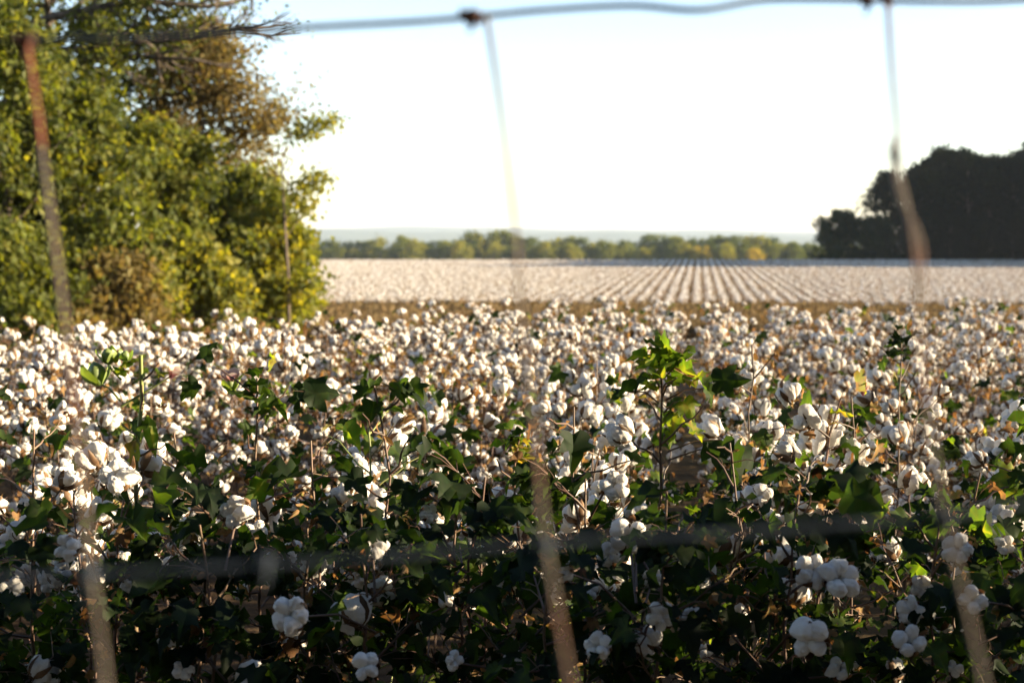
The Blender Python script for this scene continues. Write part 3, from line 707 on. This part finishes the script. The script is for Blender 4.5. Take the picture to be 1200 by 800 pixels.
for i, px in enumerate(np.arange(1078, 1290, 27)): spots.append((px, 231 + (i % 2) * 4, 0.84 + 0.16 * ((i * 7) % 4) / 3 + 0.07 * (px > 1180), 0.9, LW))
for i, px in enumerate(np.arange(1092, 1400, 30)): spots.append((px, 243 + (i % 3) * 3, 0.95 + 0.07 * ((i * 5) % 3) / 2, 1.0, LW))
for i, px in enumerate(np.arange(1065, 1210, 24)): spots.append((px, 228.5 + (i % 2), 0.36 + 0.05 * ((i * 3) % 4), 0.8, 'lower dark tree filling the foot of the dark wood'))
for i in range(9): spots.append((1262 + (i % 2) * 30 + i * 3, 226 - i * 5.0, 0.9 + 0.05 * (i % 3), 1.0, LW))
for i, (px, Y, sc, w, lab) in enumerate(spots):
    X = px_x(px, Y); root = empty('wood_tree', (X, Y, ground_z(X, Y) - 0.1), rng.uniform(0, 6.28)); root.scale = (sc * w / (0.9 if sc > 0.6 else 0.75), sc * w / (0.9 if sc > 0.6 else 0.75), sc)
    tag(root, lab, 'tree', GR)
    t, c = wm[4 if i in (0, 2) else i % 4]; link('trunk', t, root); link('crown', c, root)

# far tree line
GF = 'trees of the far tree line'
def far_crown(seed, tint):
    r = np.random.default_rng(seed); mb = MB(); tube(mb, [(0, 0, 0), (0.1, 0, 3), (0, 0.1, 7)], [0.3, 0.22, 0.08], 5, 1)
    C = []
    for _ in range(46):
        a = r.uniform(0, 6.28); t = r.uniform(0.04, 1); rad = 5.2 * (math.sin(math.pi * min(1, 0.25 + 0.72 * t)) ** 0.8) * r.uniform(0.3, 1) ** 0.5
        C.append((rad * math.cos(a), rad * math.sin(a), 10.0 * t))
    C = np.array(C); idx = np.repeat(np.arange(len(C)), 46); ct = r.uniform(tint - 0.12, tint + 0.12, len(C))
    pos = C[idx] + r.normal(0, 0.75, (len(idx), 3)); leaf_cards(mb, pos, r.uniform(0.5, 1.0, len(pos)), np.clip(ct[idx] + r.normal(0, 0.05, len(pos)), 0, 1), r)
    return mb.mesh('far_tree', [M_FLEAF, M_BARK])
kinds = [('dark green', 0.12), ('mid green', 0.35), ('olive', 0.5), ('yellow-green', 0.72), ('golden yellow', 0.95)]
fm = [[far_crown(600 + 10 * i + j, t) for j in range(2)] for i, (nme, t) in enumerate(kinds)]
line = []
for px in np.arange(330, 1010, 13): line.append((px + rng.normal() * 3, 612 + rng.uniform(0, 10), rng.uniform(0.82, 1.02) + 0.14 * math.sin(px / 41) + 0.08 * math.sin(px / 17), int(rng.choice([0, 1, 2, 2, 1, 3, 3]))))
for px in np.arange(372, 960, 19): line.append((px + rng.normal() * 7, 600 + rng.uniform(0, 4), rng.uniform(0.52, 0.78), int(rng.choice([1, 2, 3, 3, 2]))))
line += [(883, 597, 0.62, 4), (850, 598, 0.72, 3), (822, 598, 0.66, 4), (668, 598, 0.72, 3), (641, 598, 0.8, 3), (486, 598, 0.95, 3), (540, 598, 0.85, 3)]
for i, (px, Y, sc, kd) in enumerate(line):
    X = px_x(px, Y); o = link('far_tree', fm[kd][i % 2], None, (X, Y, ground_z(X, Y) - 0.4)); o.rotation_mode = 'XYZ'; o.rotation_euler = (0, 0, rng.uniform(0, 6.28)); o.scale = (sc * 1.3, sc * 1.3, sc * rng.uniform(0.95, 1.1))
    lab = ('low round %s tree at the front of the far tree line' if sc < 0.8 else 'tall %s tree in the far tree line beyond the white rows') % kinds[kd][0]
    if i == len(line) - 7: lab = 'small bright golden tree standing out at the right end of the far tree line'
    tag(o, lab, 'tree', GF)

# ------------------------------------------------------------------ front edge: hero plants built where the photo shows them
G_FR = 'leafy shaded cotton plants along the front edge'
def hero(px, Y, top_y, label, seed, group=None, **kw):
    X = px_x(px, Y); top = at(px, top_y, Y).z
    kw.setdefault('h', top - ground_z(X, Y))
    return (X, Y), plant_geo(seed, **kw), label, group
HERO = []
def add_hero(px, Y, top_y, label, seed, group=None, sprig=0, sprig_tint=(0.55, 0.82), custom=None, **kw):
    X = px_x(px, Y); gz = float(ground_z(X, Y)); h = at(px, top_y, Y).z - gz; kw.setdefault('h', h); kw.setdefault('boll_top', 0.82); kw.setdefault('boll_bot', 0.60); kw['nbolls'] = max(1, int(kw['nbolls'] * 0.45))
    geo = plant_geo(seed, **kw); r = np.random.default_rng(seed + 5000)
    if sprig:
        h = kw['h']; tipx = np.concatenate([v for v in geo[0].V[:1]])[-6:].mean(0)
        n = sprig; pos = tipx + r.normal(0, 1, (n, 3)) * [0.022, 0.022, 0.03] - [0, 0, 0.03]
        a = r.uniform(0, 6.28, n); d = np.stack([np.cos(a), np.sin(a), r.uniform(-0.3, 0.7, n)], 1)
        add_leaves(geo[1], pos, d, r.uniform(0.03, 0.075, n), r.uniform(*sprig_tint, n), r, 0, droop=0.3)
    green, flowers = [], []
    if custom: custom(geo, np.array((X, Y, gz)), r, green, flowers)
    o = make_plant((X, Y, gz), geo, label, group, True, 0.0, (), green, flowers)
    HERO.append(o); return o
def W3(px, py, Y, base): return np.array(at(px, py, Y)) - base

def c_spindly(geo, b, r, green, flowers):
    st, fo, _ = geo; Y = b[1]
    tube(st, [W3(141, 470, Y, b), W3(128, 455, Y, b), W3(116, 449, Y, b)], [0.0028, 0.0022, 0.0018], 5, 0, 0.95)
    green.append((W3(117, 451, Y, b), (-0.25, 0, 1), 1.25))
    tube(st, [W3(142, 445, Y, b), W3(130, 432, Y, b), W3(127, 424, Y, b)], [0.0026, 0.002, 0.0015], 5, 0, 1.0)
    green.append((W3(128, 426, Y, b), (-0.1, -0.2, 1), 0.85)); green.append((W3(146, 423, Y, b), (0.2, -0.3, 1), 0.6))
    tube(st, [W3(142, 476, Y, b), W3(172, 458, Y, b), W3(200, 441, Y, b)], [0.003, 0.0022, 0.0016], 5, 0, 0.95)
    flowers.append((W3(200, 442, Y, b), (0.5, -0.2, 0.8), 0.6))
    p = np.array([W3(172, 484, Y, b), W3(166, 492, Y, b), W3(140, 440, Y, b), W3(145, 430, Y, b), W3(152, 425, Y, b), W3(135, 425, Y, b), W3(195, 530, Y, b), W3(150, 520, Y, b), W3(188, 440, Y, b)])
    d = np.array([(0.15, 0.1, -1), (-0.7, -0.3, -0.7), (0.3, -0.5, 0.8), (0.5, -0.2, 0.9), (0.9, -0.1, 0.4), (-0.6, -0.3, 0.7), (0.8, -0.3, -0.45), (0.2, -0.2, -0.95), (0.5, -0.4, 0.5)])
    add_leaves(fo, p[:1], d[:1], [0.10], [0.7], r, 0, tmpl=(LANCE_V * [1, 0.9], LANCE_F), droop=0.1, roll=0.3)
    add_leaves(fo, p[1:], d[1:], [0.06, 0.035, 0.03, 0.03, 0.03, 0.11, 0.075, 0.03], [0.55, 0.8, 0.8, 0.85, 0.8, 0.5, 0.9, 0.85], r, 0)
def c_two(geo, b, r, green, flowers):
    Y = b[1]; st, fo, _ = geo
    tube(st, [W3(303, 470, Y, b), W3(285, 462, Y, b), W3(272, 456, Y, b)], [0.0026, 0.002, 0.0016], 5, 0, 0.8)
    flowers.append((W3(272, 452, Y, b), (-0.1, -0.2, 1), 0.85)); green.append((W3(272, 458, Y, b), (-0.1, -0.2, 1), 0.8))
    add_leaves(fo, [W3(316, 432, Y, b), W3(352, 452, Y, b), W3(356, 458, Y, b)], [(0.35, -0.3, 0.9), (0.5, -0.4, -0.6), (-0.4, -0.5, -0.5)], [0.045, 0.07, 0.06], [0.97, 0.45, 0.4], r, 0)
def c_three(geo, b, r, green, flowers):
    Y = b[1]; st, fo, _ = geo
    for q in ((468, 452, 428, 452), (470, 456, 478, 448)):
        tube(st, [W3(q[0], q[1] + 8, Y, b), W3((q[0] + q[2]) / 2, q[1] - 4, Y, b), W3(q[2], q[3], Y, b)], [0.002, 0.0015, 0.0012], 5, 0, 0.9)
    add_leaves(fo, [W3(466, 446, Y, b), W3(480, 447, Y, b), W3(446, 448, Y, b), W3(434, 452, Y, b), W3(438, 470, Y, b)], [(0.3, -0.5, -0.8), (0.5, -0.4, -0.6), (-0.7, -0.4, -0.4), (-0.6, -0.3, -0.5), (-0.2, -0.3, -0.9)], [0.06, 0.055, 0.06, 0.05, 0.05], [0.62, 0.55, 0.6, 0.5, 0.45], r, 0)
def c_four(geo, b, r, green, flowers):
    Y = b[1]; st, fo, _ = geo
    q = [(786, 452, 0.05, (0.3, -0.4, 0.4), 0.74), (800, 470, 0.062, (0.5, -0.5, -0.6), 0.72), (790, 482, 0.070, (-0.2, -0.5, -0.8), 0.70), (806, 496, 0.068, (0.6, -0.4, -0.6), 0.74), (786, 505, 0.05, (0.2, -0.5, -0.9), 0.68), (818, 440, 0.05, (0.5, -0.3, -0.7), 0.55), (826, 455, 0.055, (0.6, -0.2, -0.8), 0.5), (760, 440, 0.06, (-0.9, -0.2, -0.3), 0.4),
         (742, 458, 0.08, (-0.9, -0.3, 0.05), 0.35), (855, 525, 0.12, (0.35, -0.4, -0.85), 0.2), (846, 515, 0.10, (-0.2, -0.5, -0.8), 0.28), (800, 430, 0.035, (0.3, -0.3, 0.8), 0.85), (770, 412, 0.04, (-0.4, -0.3, 0.5), 0.6), (783, 418, 0.035, (0.5, -0.2, 0.5), 0.75)]  # brighter tints put the backlit glow into the leaf colour
    add_leaves(fo, [W3(a, c, Y, b) for a, c, *_ in q], [e[3] for e in q], [e[2] * 0.8 for e in q], [e[4] for e in q], r, 0, roll=0.35)
    for a, c, s, d, t in q:
        e = W3(a, c, Y, b); m = W3(775 + (a - 775) * 0.1, c + 14, Y, b); tube(st, [m, (m + e) / 2 + [0, 0, 0.01], e], [0.0022, 0.0016, 0.0012], 4, 0, 0.6)
def c_big(geo, b, r, green, flowers):
    Y = b[1]; st, fo, _ = geo
    q = [(672, 508, 0.085, (0.2, -0.6, -0.6), 0.15), (690, 560, 0.09, (-0.7, -0.3, -0.6), 0.2)]
    add_leaves(fo, [W3(a, c, Y, b) for a, c, *_ in q], [e[3] for e in q], [e[2] for e in q], [e[4] for e in q], r, 0, roll=0.3)

add_hero(140, 3.1, 415, 'tall spindly stem with green bolls and a curled tip behind the leaning left wire', 1001, leafy=0.10, nbolls=9, dry=0.3, stem_tint=0.45, bare_top=True, zmin=0.42, spread=0.17, r0=0.0078, r1=0.0042, custom=c_spindly)
add_hero(305, 3.15, 440, 'leafy cotton plant with an orange tip leaf and a pinkish bud', 1002, leafy=0.75, nbolls=9, dry=0.15, sprig=9, spread=0.22, green_tint=(0.1, 0.6), custom=c_two)
add_hero(470, 3.05, 452, 'dark leafy cotton plant with drooping leaves at its pale green tip', 1003, leafy=0.95, nbolls=5, dry=0.1, spread=0.24, green_tint=(0.05, 0.5), zmin=0.4, custom=c_three)
add_hero(775, 3.1, 408, 'tall cotton plant with glowing bright green leaves and a lacy top sprig', 1004, leafy=0.4, nbolls=9, dry=0.25, sprig=16, sprig_tint=(0.5, 0.80), spread=0.22, stem_tint=0.15, custom=c_four)
add_hero(622, 3.3, 508, 'cotton plant with a small pale sprig just beside the middle wire', 1005, leafy=0.4, nbolls=10, dry=0.3, sprig=12, sprig_tint=(0.6, 0.95))
add_hero(1186, 3.2, 462, 'green sprigged cotton plant at the right picture edge', 1006, leafy=0.7, nbolls=8, dry=0.2, sprig=22, sprig_tint=(0.45, 0.8), spread=0.2)
add_hero(1012, 3.6, 462, 'brown-stemmed cotton plant with a pink withered bloom above a big white boll', 1007, leafy=0.35, nbolls=16, dry=0.7, sprig=3, sprig_tint=(0.9, 1.0), stem_tint=0.2,
         custom=lambda g, b, r, gr, fl: fl.append((W3(1012, 462, b[1], b), (-0.2, -0.3, 1), 0.7)))
add_hero(886, 4.2, 402, 'dry brown stalk with a withered top rising above the white bolls', 1008, leafy=0.12, nbolls=12, dry=0.9, spread=0.2, stem_tint=0.1)
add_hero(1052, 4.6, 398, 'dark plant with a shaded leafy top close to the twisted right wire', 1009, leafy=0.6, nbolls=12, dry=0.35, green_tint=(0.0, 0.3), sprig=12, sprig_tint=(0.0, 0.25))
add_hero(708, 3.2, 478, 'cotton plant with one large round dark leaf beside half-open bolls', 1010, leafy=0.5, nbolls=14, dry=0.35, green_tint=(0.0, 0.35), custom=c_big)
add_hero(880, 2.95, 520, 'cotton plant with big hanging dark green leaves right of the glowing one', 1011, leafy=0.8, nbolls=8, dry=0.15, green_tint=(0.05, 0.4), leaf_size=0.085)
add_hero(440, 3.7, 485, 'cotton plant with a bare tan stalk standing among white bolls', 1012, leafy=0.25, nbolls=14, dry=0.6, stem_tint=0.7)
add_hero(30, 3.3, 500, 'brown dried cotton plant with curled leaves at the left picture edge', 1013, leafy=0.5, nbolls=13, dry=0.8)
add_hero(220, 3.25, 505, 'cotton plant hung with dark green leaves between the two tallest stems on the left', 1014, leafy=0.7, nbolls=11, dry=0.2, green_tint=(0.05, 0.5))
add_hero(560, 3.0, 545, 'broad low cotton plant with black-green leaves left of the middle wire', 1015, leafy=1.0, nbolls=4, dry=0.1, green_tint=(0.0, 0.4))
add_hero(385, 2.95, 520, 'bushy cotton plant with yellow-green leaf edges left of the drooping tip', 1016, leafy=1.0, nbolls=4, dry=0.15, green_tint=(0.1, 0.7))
add_hero(1110, 3.3, 545, 'cotton plant with shaded bolls behind the twisted right wire', 1017, leafy=0.5, nbolls=13, dry=0.4)
fill_label = 'low leafy cotton plant in deep shade at the very front of the field'
fx = np.linspace(-40, 1240, 17)
for i, px in enumerate(fx):
    Y = 2.62 + 0.3 * (i % 2) + rng.normal() * 0.05
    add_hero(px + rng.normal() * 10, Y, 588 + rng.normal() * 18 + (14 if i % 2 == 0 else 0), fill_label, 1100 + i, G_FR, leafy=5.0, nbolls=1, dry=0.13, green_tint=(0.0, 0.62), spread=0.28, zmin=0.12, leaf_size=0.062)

# the shaded bolls low down that the photograph shows one by one: each grows on the front plant nearest to it
low = [(340, 720, 2.62, .84), (953, 668, 2.72, .80), (985, 676, 2.70, .92), (948, 750, 2.62, .88), (985, 782, 2.60, .6), (1068, 716, 2.75, .66), (1066, 750, 2.66, .72), (1082, 688, 2.68, .55), (1140, 702, 2.66, .62), (700, 756, 2.64, .62),
       (776, 722, 2.7, .66), (812, 724, 2.74, .58), (428, 780, 2.62, .62), (600, 772, 2.7, .5), (895, 632, 2.85, .6), (735, 628, 2.85, .9), (712, 650, 2.8, .6), (748, 604, 2.95, .7), (720, 568, 3.05, .75), (655, 668, 2.7, .62), (436, 640, 2.9, .75), (410, 636, 2.9, .5),
       (275, 598, 2.95, .85), (300, 622, 2.95, .6), (76, 642, 2.72, .62), (214, 784, 2.64, .5), (196, 744, 2.7, .55), (1122, 642, 2.8, .72), (690, 690, 2.8, .45), (12, 690, 2.7, .6), (1120, 780, 2.7, .4), (830, 760, 2.8, .4), (520, 700, 2.8, .4), (925, 690, 2.75, .55), (765, 675, 2.8, .5),
       (535, 772, 2.6, .45), (985, 560, 3.1, .6), (505, 600, 2.95, .5), (150, 690, 2.75, .35), (890, 580, 3.0, .6), (1180, 640, 2.7, .5)]
rb = np.random.default_rng(9)
for i, (px, py, Y, sc) in enumerate(low):
    p = at(px, py, Y - (0.24 if sc > 0.6 else 0.10)); sc *= 0.86; o = min(HERO, key=lambda q: (q.location.x - p.x) ** 2 + (q.location.y - p.y) ** 2 + (0.02 if q.get('group') is None else 0))
    ax = Vector((rb.normal() * 0.35, -1.0, 0.35 + rb.normal() * 0.25)).normalized()
    loc = p - o.location
    b = put_boll(o, loc - ax * 0.02, ax, sc, i, rb.uniform(0, 6.28))
    s = MB(); q = Vector((0, 0, max(0.3, loc.z - 0.10))); e = loc - ax * 0.03
    tube(s, [q, (q + e) / 2 + Vector((0, 0, 0.02)), e], [0.003, 0.0025, 0.0018], 5, 0, 0.3)
    link('boll_stalk', s.mesh('boll_stalk', [M_STEM]), o)

# ------------------------------------------------------------------ woven wire fence right in front of the lens
M_WIRE = rough_mat('galvanised_wire', (0.014, 0.020, 0.028), (0.028, 0.036, 0.050), scale=60, rough=0.7, spec=0.12, bump=0.2, dist=0.0006, metal=0.0)
M_RUSTY = rough_mat('weathered_wire', (0.075, 0.060, 0.045), (0.11, 0.09, 0.068), scale=14, rough=0.7, bump=0.3, dist=0.0006, metal=0.1, c3=(0.12, 0.045, 0.022))
M_RUST = rough_mat('rust', (0.012, 0.006, 0.005), (0.035, 0.013, 0.009), scale=120, rough=0.9, bump=0.5, dist=0.001)
FD = lambda py: 0.94 - (max(py, 0.0) / 800.0) ** 0.6 * 0.40 - min(py, 0.0) * 0.0004                            # the fence leans towards the camera at its foot
def smooth_path(P, n=10):
    P = np.array(P, float); k = len(P); out = []
    Q = np.vstack([2 * P[0] - P[1], P, 2 * P[-1] - P[-2]])
    for i in range(1, k):
        a, b, c, d = Q[i - 1], Q[i], Q[i + 1], Q[i + 2]
        for t in np.linspace(0, 1, n, endpoint=False):
            out.append(0.5 * ((2 * b) + (c - a) * t + (2 * a - 5 * b + 4 * c - d) * t * t + (3 * b - a - 3 * c + d) * t ** 3))
    out.append(P[-1]); return np.array(out)
fence_at = np.array(at(620, 400, FD(400)))
fence = empty('wire_fence', (fence_at[0], fence_at[1], 0)); tag(fence, 'out of focus woven wire fence of rusty strands right in front of the camera', 'fence')
FB = np.array(fence.location)
def wire(pix, rad, mat, name, tint=0.5, wrap=None):
    P = smooth_path([np.array(at(px, py, FD(py) + (q[0] if q else 0))) - FB for px, py, *q in pix]); mb = MB(); rad = np.interp(np.arange(len(P)), [0, len(P) - 1], [rad * 1.45, rad * 0.95]) if name == 'stay_wire' else np.full(len(P), rad); tube(mb, P, rad, 8)
    if wrap:                                                        # a second strand twisted round the first
        t = np.arange(len(P)); amp = wrap; P2 = P + np.stack([np.cos(t * 0.45) * amp, np.sin(t * 0.45) * amp, 0 * t], 1); tube(mb, P2, rad * 0.9, 8)
    return link(name, mb.mesh(name, [mat]), fence)
M_REDRUST = rough_mat('red_rust', (0.11, 0.035, 0.018), (0.19, 0.07, 0.035), scale=80, rough=0.85, bump=0.4, dist=0.0006)
wire([(-3900, 105), (-2400, 95), (-900, 75), (-400, 60), (-60, 50), (60, 46), (180, 44), (350, 33), (480, 26), (555, 20), (640, 12), (740, 7), (820, 12), (900, 0), (1010, 0), (1090, 2), (1200, 0), (1500, -20), (2100, -40), (3400, -60), (5100, -90)], 0.0021, M_WIRE, 'line_wire')
wire([(-3900, 770), (-2400, 750), (-900, 720), (-300, 690), (60, 676), (200, 668), (350, 660), (480, 650), (640, 636), (760, 630), (900, 622), (1020, 612), (1100, 606), (1200, 592), (1500, 570), (2100, 540), (3400, 500), (5100, 470)], 0.00135, M_WIRE, 'line_wire', wrap=0.0008)
def stay(pix, rad, mat=None):
    P = [np.array(at(px, py, FD(py))) for px, py in pix]; b = P[-1] - P[-2]; e = P[-1]
    k = np.linspace(0.25, 1, 4)[:, None]; low = e + k * np.array([b[0] / abs(b[2] + 1e-9) * e[2] * 0.4, 0.02, -(e[2] + 0.05)])   # on down to the ground
    P = smooth_path([p - FB for p in P] + [p - FB for p in low]); mb = MB(); n = len(P)
    tube(mb, P, np.interp(np.arange(n), [0, n * 0.55, n], [rad * 1.45, rad * 0.78, rad * 0.70]), 8)
    return link('stay_wire', mb.mesh('stay_wire', [mat or M_RUSTY]), fence)
for px in (-3500, -2990, -2480, -1970, -1460, -970): stay([(px, 60 - (px + 400) * 0.01), (px + 20, 300), (px + 45, 560), (px + 90, 800), (px + 115, 940)], 0.0011)
stay([(-540, 62), (-520, 250), (-500, 500), (-470, 800)], 0.0011)
wire([(31, 40), (33, 60), (45, 140), (49, 175)], 0.00150, M_REDRUST, 'rusted_wire')
stay([(48, 172), (60, 260), (76, 380), (90, 500), (104, 640), (124, 800), (140, 940)], 0.00115)
stay([(570, 16), (580, 80), (592, 170), (604, 270), (613, 380), (626, 500), (640, 636), (668, 800), (690, 940)], 0.00115)
stay([(1040, -2), (1046, 90), (1052, 160), (1050, 190), (1062, 240), (1072, 300), (1078, 400), (1090, 500), (1108, 610), (1140, 740), (1165, 860), (1190, 1000)], 0.00115)
wire([(1047, 165), (1046, 185), (1056, 235), (1076, 275), (1081, 320), (1076, 380), (1080, 420)], 0.0010, M_RUSTY, 'stay_wire')
for px in (1555, 2065, 2580, 3090, 3600, 4110): stay([(px, -20 - (px - 1500) * 0.02), (px + 20, 250), (px + 50, 520), (px + 90, 800), (px + 115, 940)], 0.0011)
for z in (0.28, 0.55, 0.85, 1.1):                                   # the lower strands, below the picture
    y = float(at(600, 940, FD(940)).y) + 0.02 * (1.2 - z); mb = MB(); x = np.linspace(-2.4, 2.4, 40)
    tube(mb, np.stack([x, np.full(40, y) + 0.004 * np.sin(x * 5 + z * 9), z + 0.012 * np.sin(x * 2.3 + z * 5)], 1) - FB, 0.0013, 6)
    link('line_wire', mb.mesh('line_wire', [M_WIRE]), fence)
def knot(px, py, s, mat, seed, name='knot'):
    r = np.random.default_rng(seed); mb = MB(); c = np.array(at(px, py, FD(py))) - FB
    th = np.linspace(0, 4.2 * math.pi, 60)
    P = np.stack([c[0] + np.linspace(-s, s, 60), c[1] + np.cos(th) * (0.5 * s + 0.0006), c[2] + np.sin(th) * (0.5 * s + 0.0006)], 1); tube(mb, P, 0.0013, 6)
    V0, F0 = ICO[2]; V = V0 * [s * 0.9, 0.5 * s + 0.0008, 0.55 * s + 0.0008] * (1 + lump(V0, seed, 0.3))[:, None] + c; mb.add(V, F0)
    tube(mb, [c + [s * 0.3, -0.004, 0.0], c + [s * 0.2, -0.005, -0.006], c + [-s * 0.2, -0.004, -0.010]], [0.0016, 0.0014, 0.001], 6)
    return link(name, mb.mesh(name, [mat]), fence)
knot(552, 20, 0.0075, M_RUST, 1); knot(1014, 0, 0.0055, M_RUST, 2); knot(1039, 0, 0.0045, M_RUST, 3); knot(30, 48, 0.008, M_RUST, 4)
knot(636, 638, 0.004, M_WIRE, 5); knot(104, 672, 0.004, M_WIRE, 6); knot(1106, 606, 0.004, M_WIRE, 7); knot(312, 656, 0.0020, M_WIRE, 8); knot(1049, 182, 0.0026, M_RUST, 9)

# leaf mass added unseen behind the camera: it keeps the open sky off the near side of the crop
def added_shade_wood():
    r = np.random.default_rng(321); mb = MB(); n = 44000
    a = r.uniform(-24, 24, n); z = 17.0 * r.uniform(0, 1, n) ** 0.8; y = -3.6 - r.uniform(0, 1, n) ** 1.5 * 5 - 0.05 * np.abs(a)
    leaf_cards(mb, np.stack([a, y, z], 1), r.uniform(0.3, 0.6, n), r.uniform(0, 1, n), r)
    # bushes added on the right, out of view, to shade the front rows
    m = 9500; k = r.integers(0, 16, m); cx = r.uniform(3.0, 8.5, 16); cy = r.uniform(1.35, 2.0, 16); ch = r.uniform(1.8, 2.25, 16) + 0.10 * (cx - 3)
    t = r.uniform(0, 1, m); w = 0.42 * np.sqrt(np.clip(1 - t ** 3, 0.02, 1))
    P = np.stack([cx[k] + r.normal(0, 1, m) * w, np.clip(cy[k] + r.normal(0, 0.6, m) * w, 1.1, 2.35), ch[k] * t], 1)
    leaf_cards(mb, P, r.uniform(0.08, 0.16, m), r.uniform(0, 1, m), r)
    tag(link('added_shade_wood', mb.mesh('added_shade_wood', [M_DLEAF])), 'added unseen leaf mass behind the camera and to the right, shading the crop', 'wood', kind='stuff')
added_shade_wood()
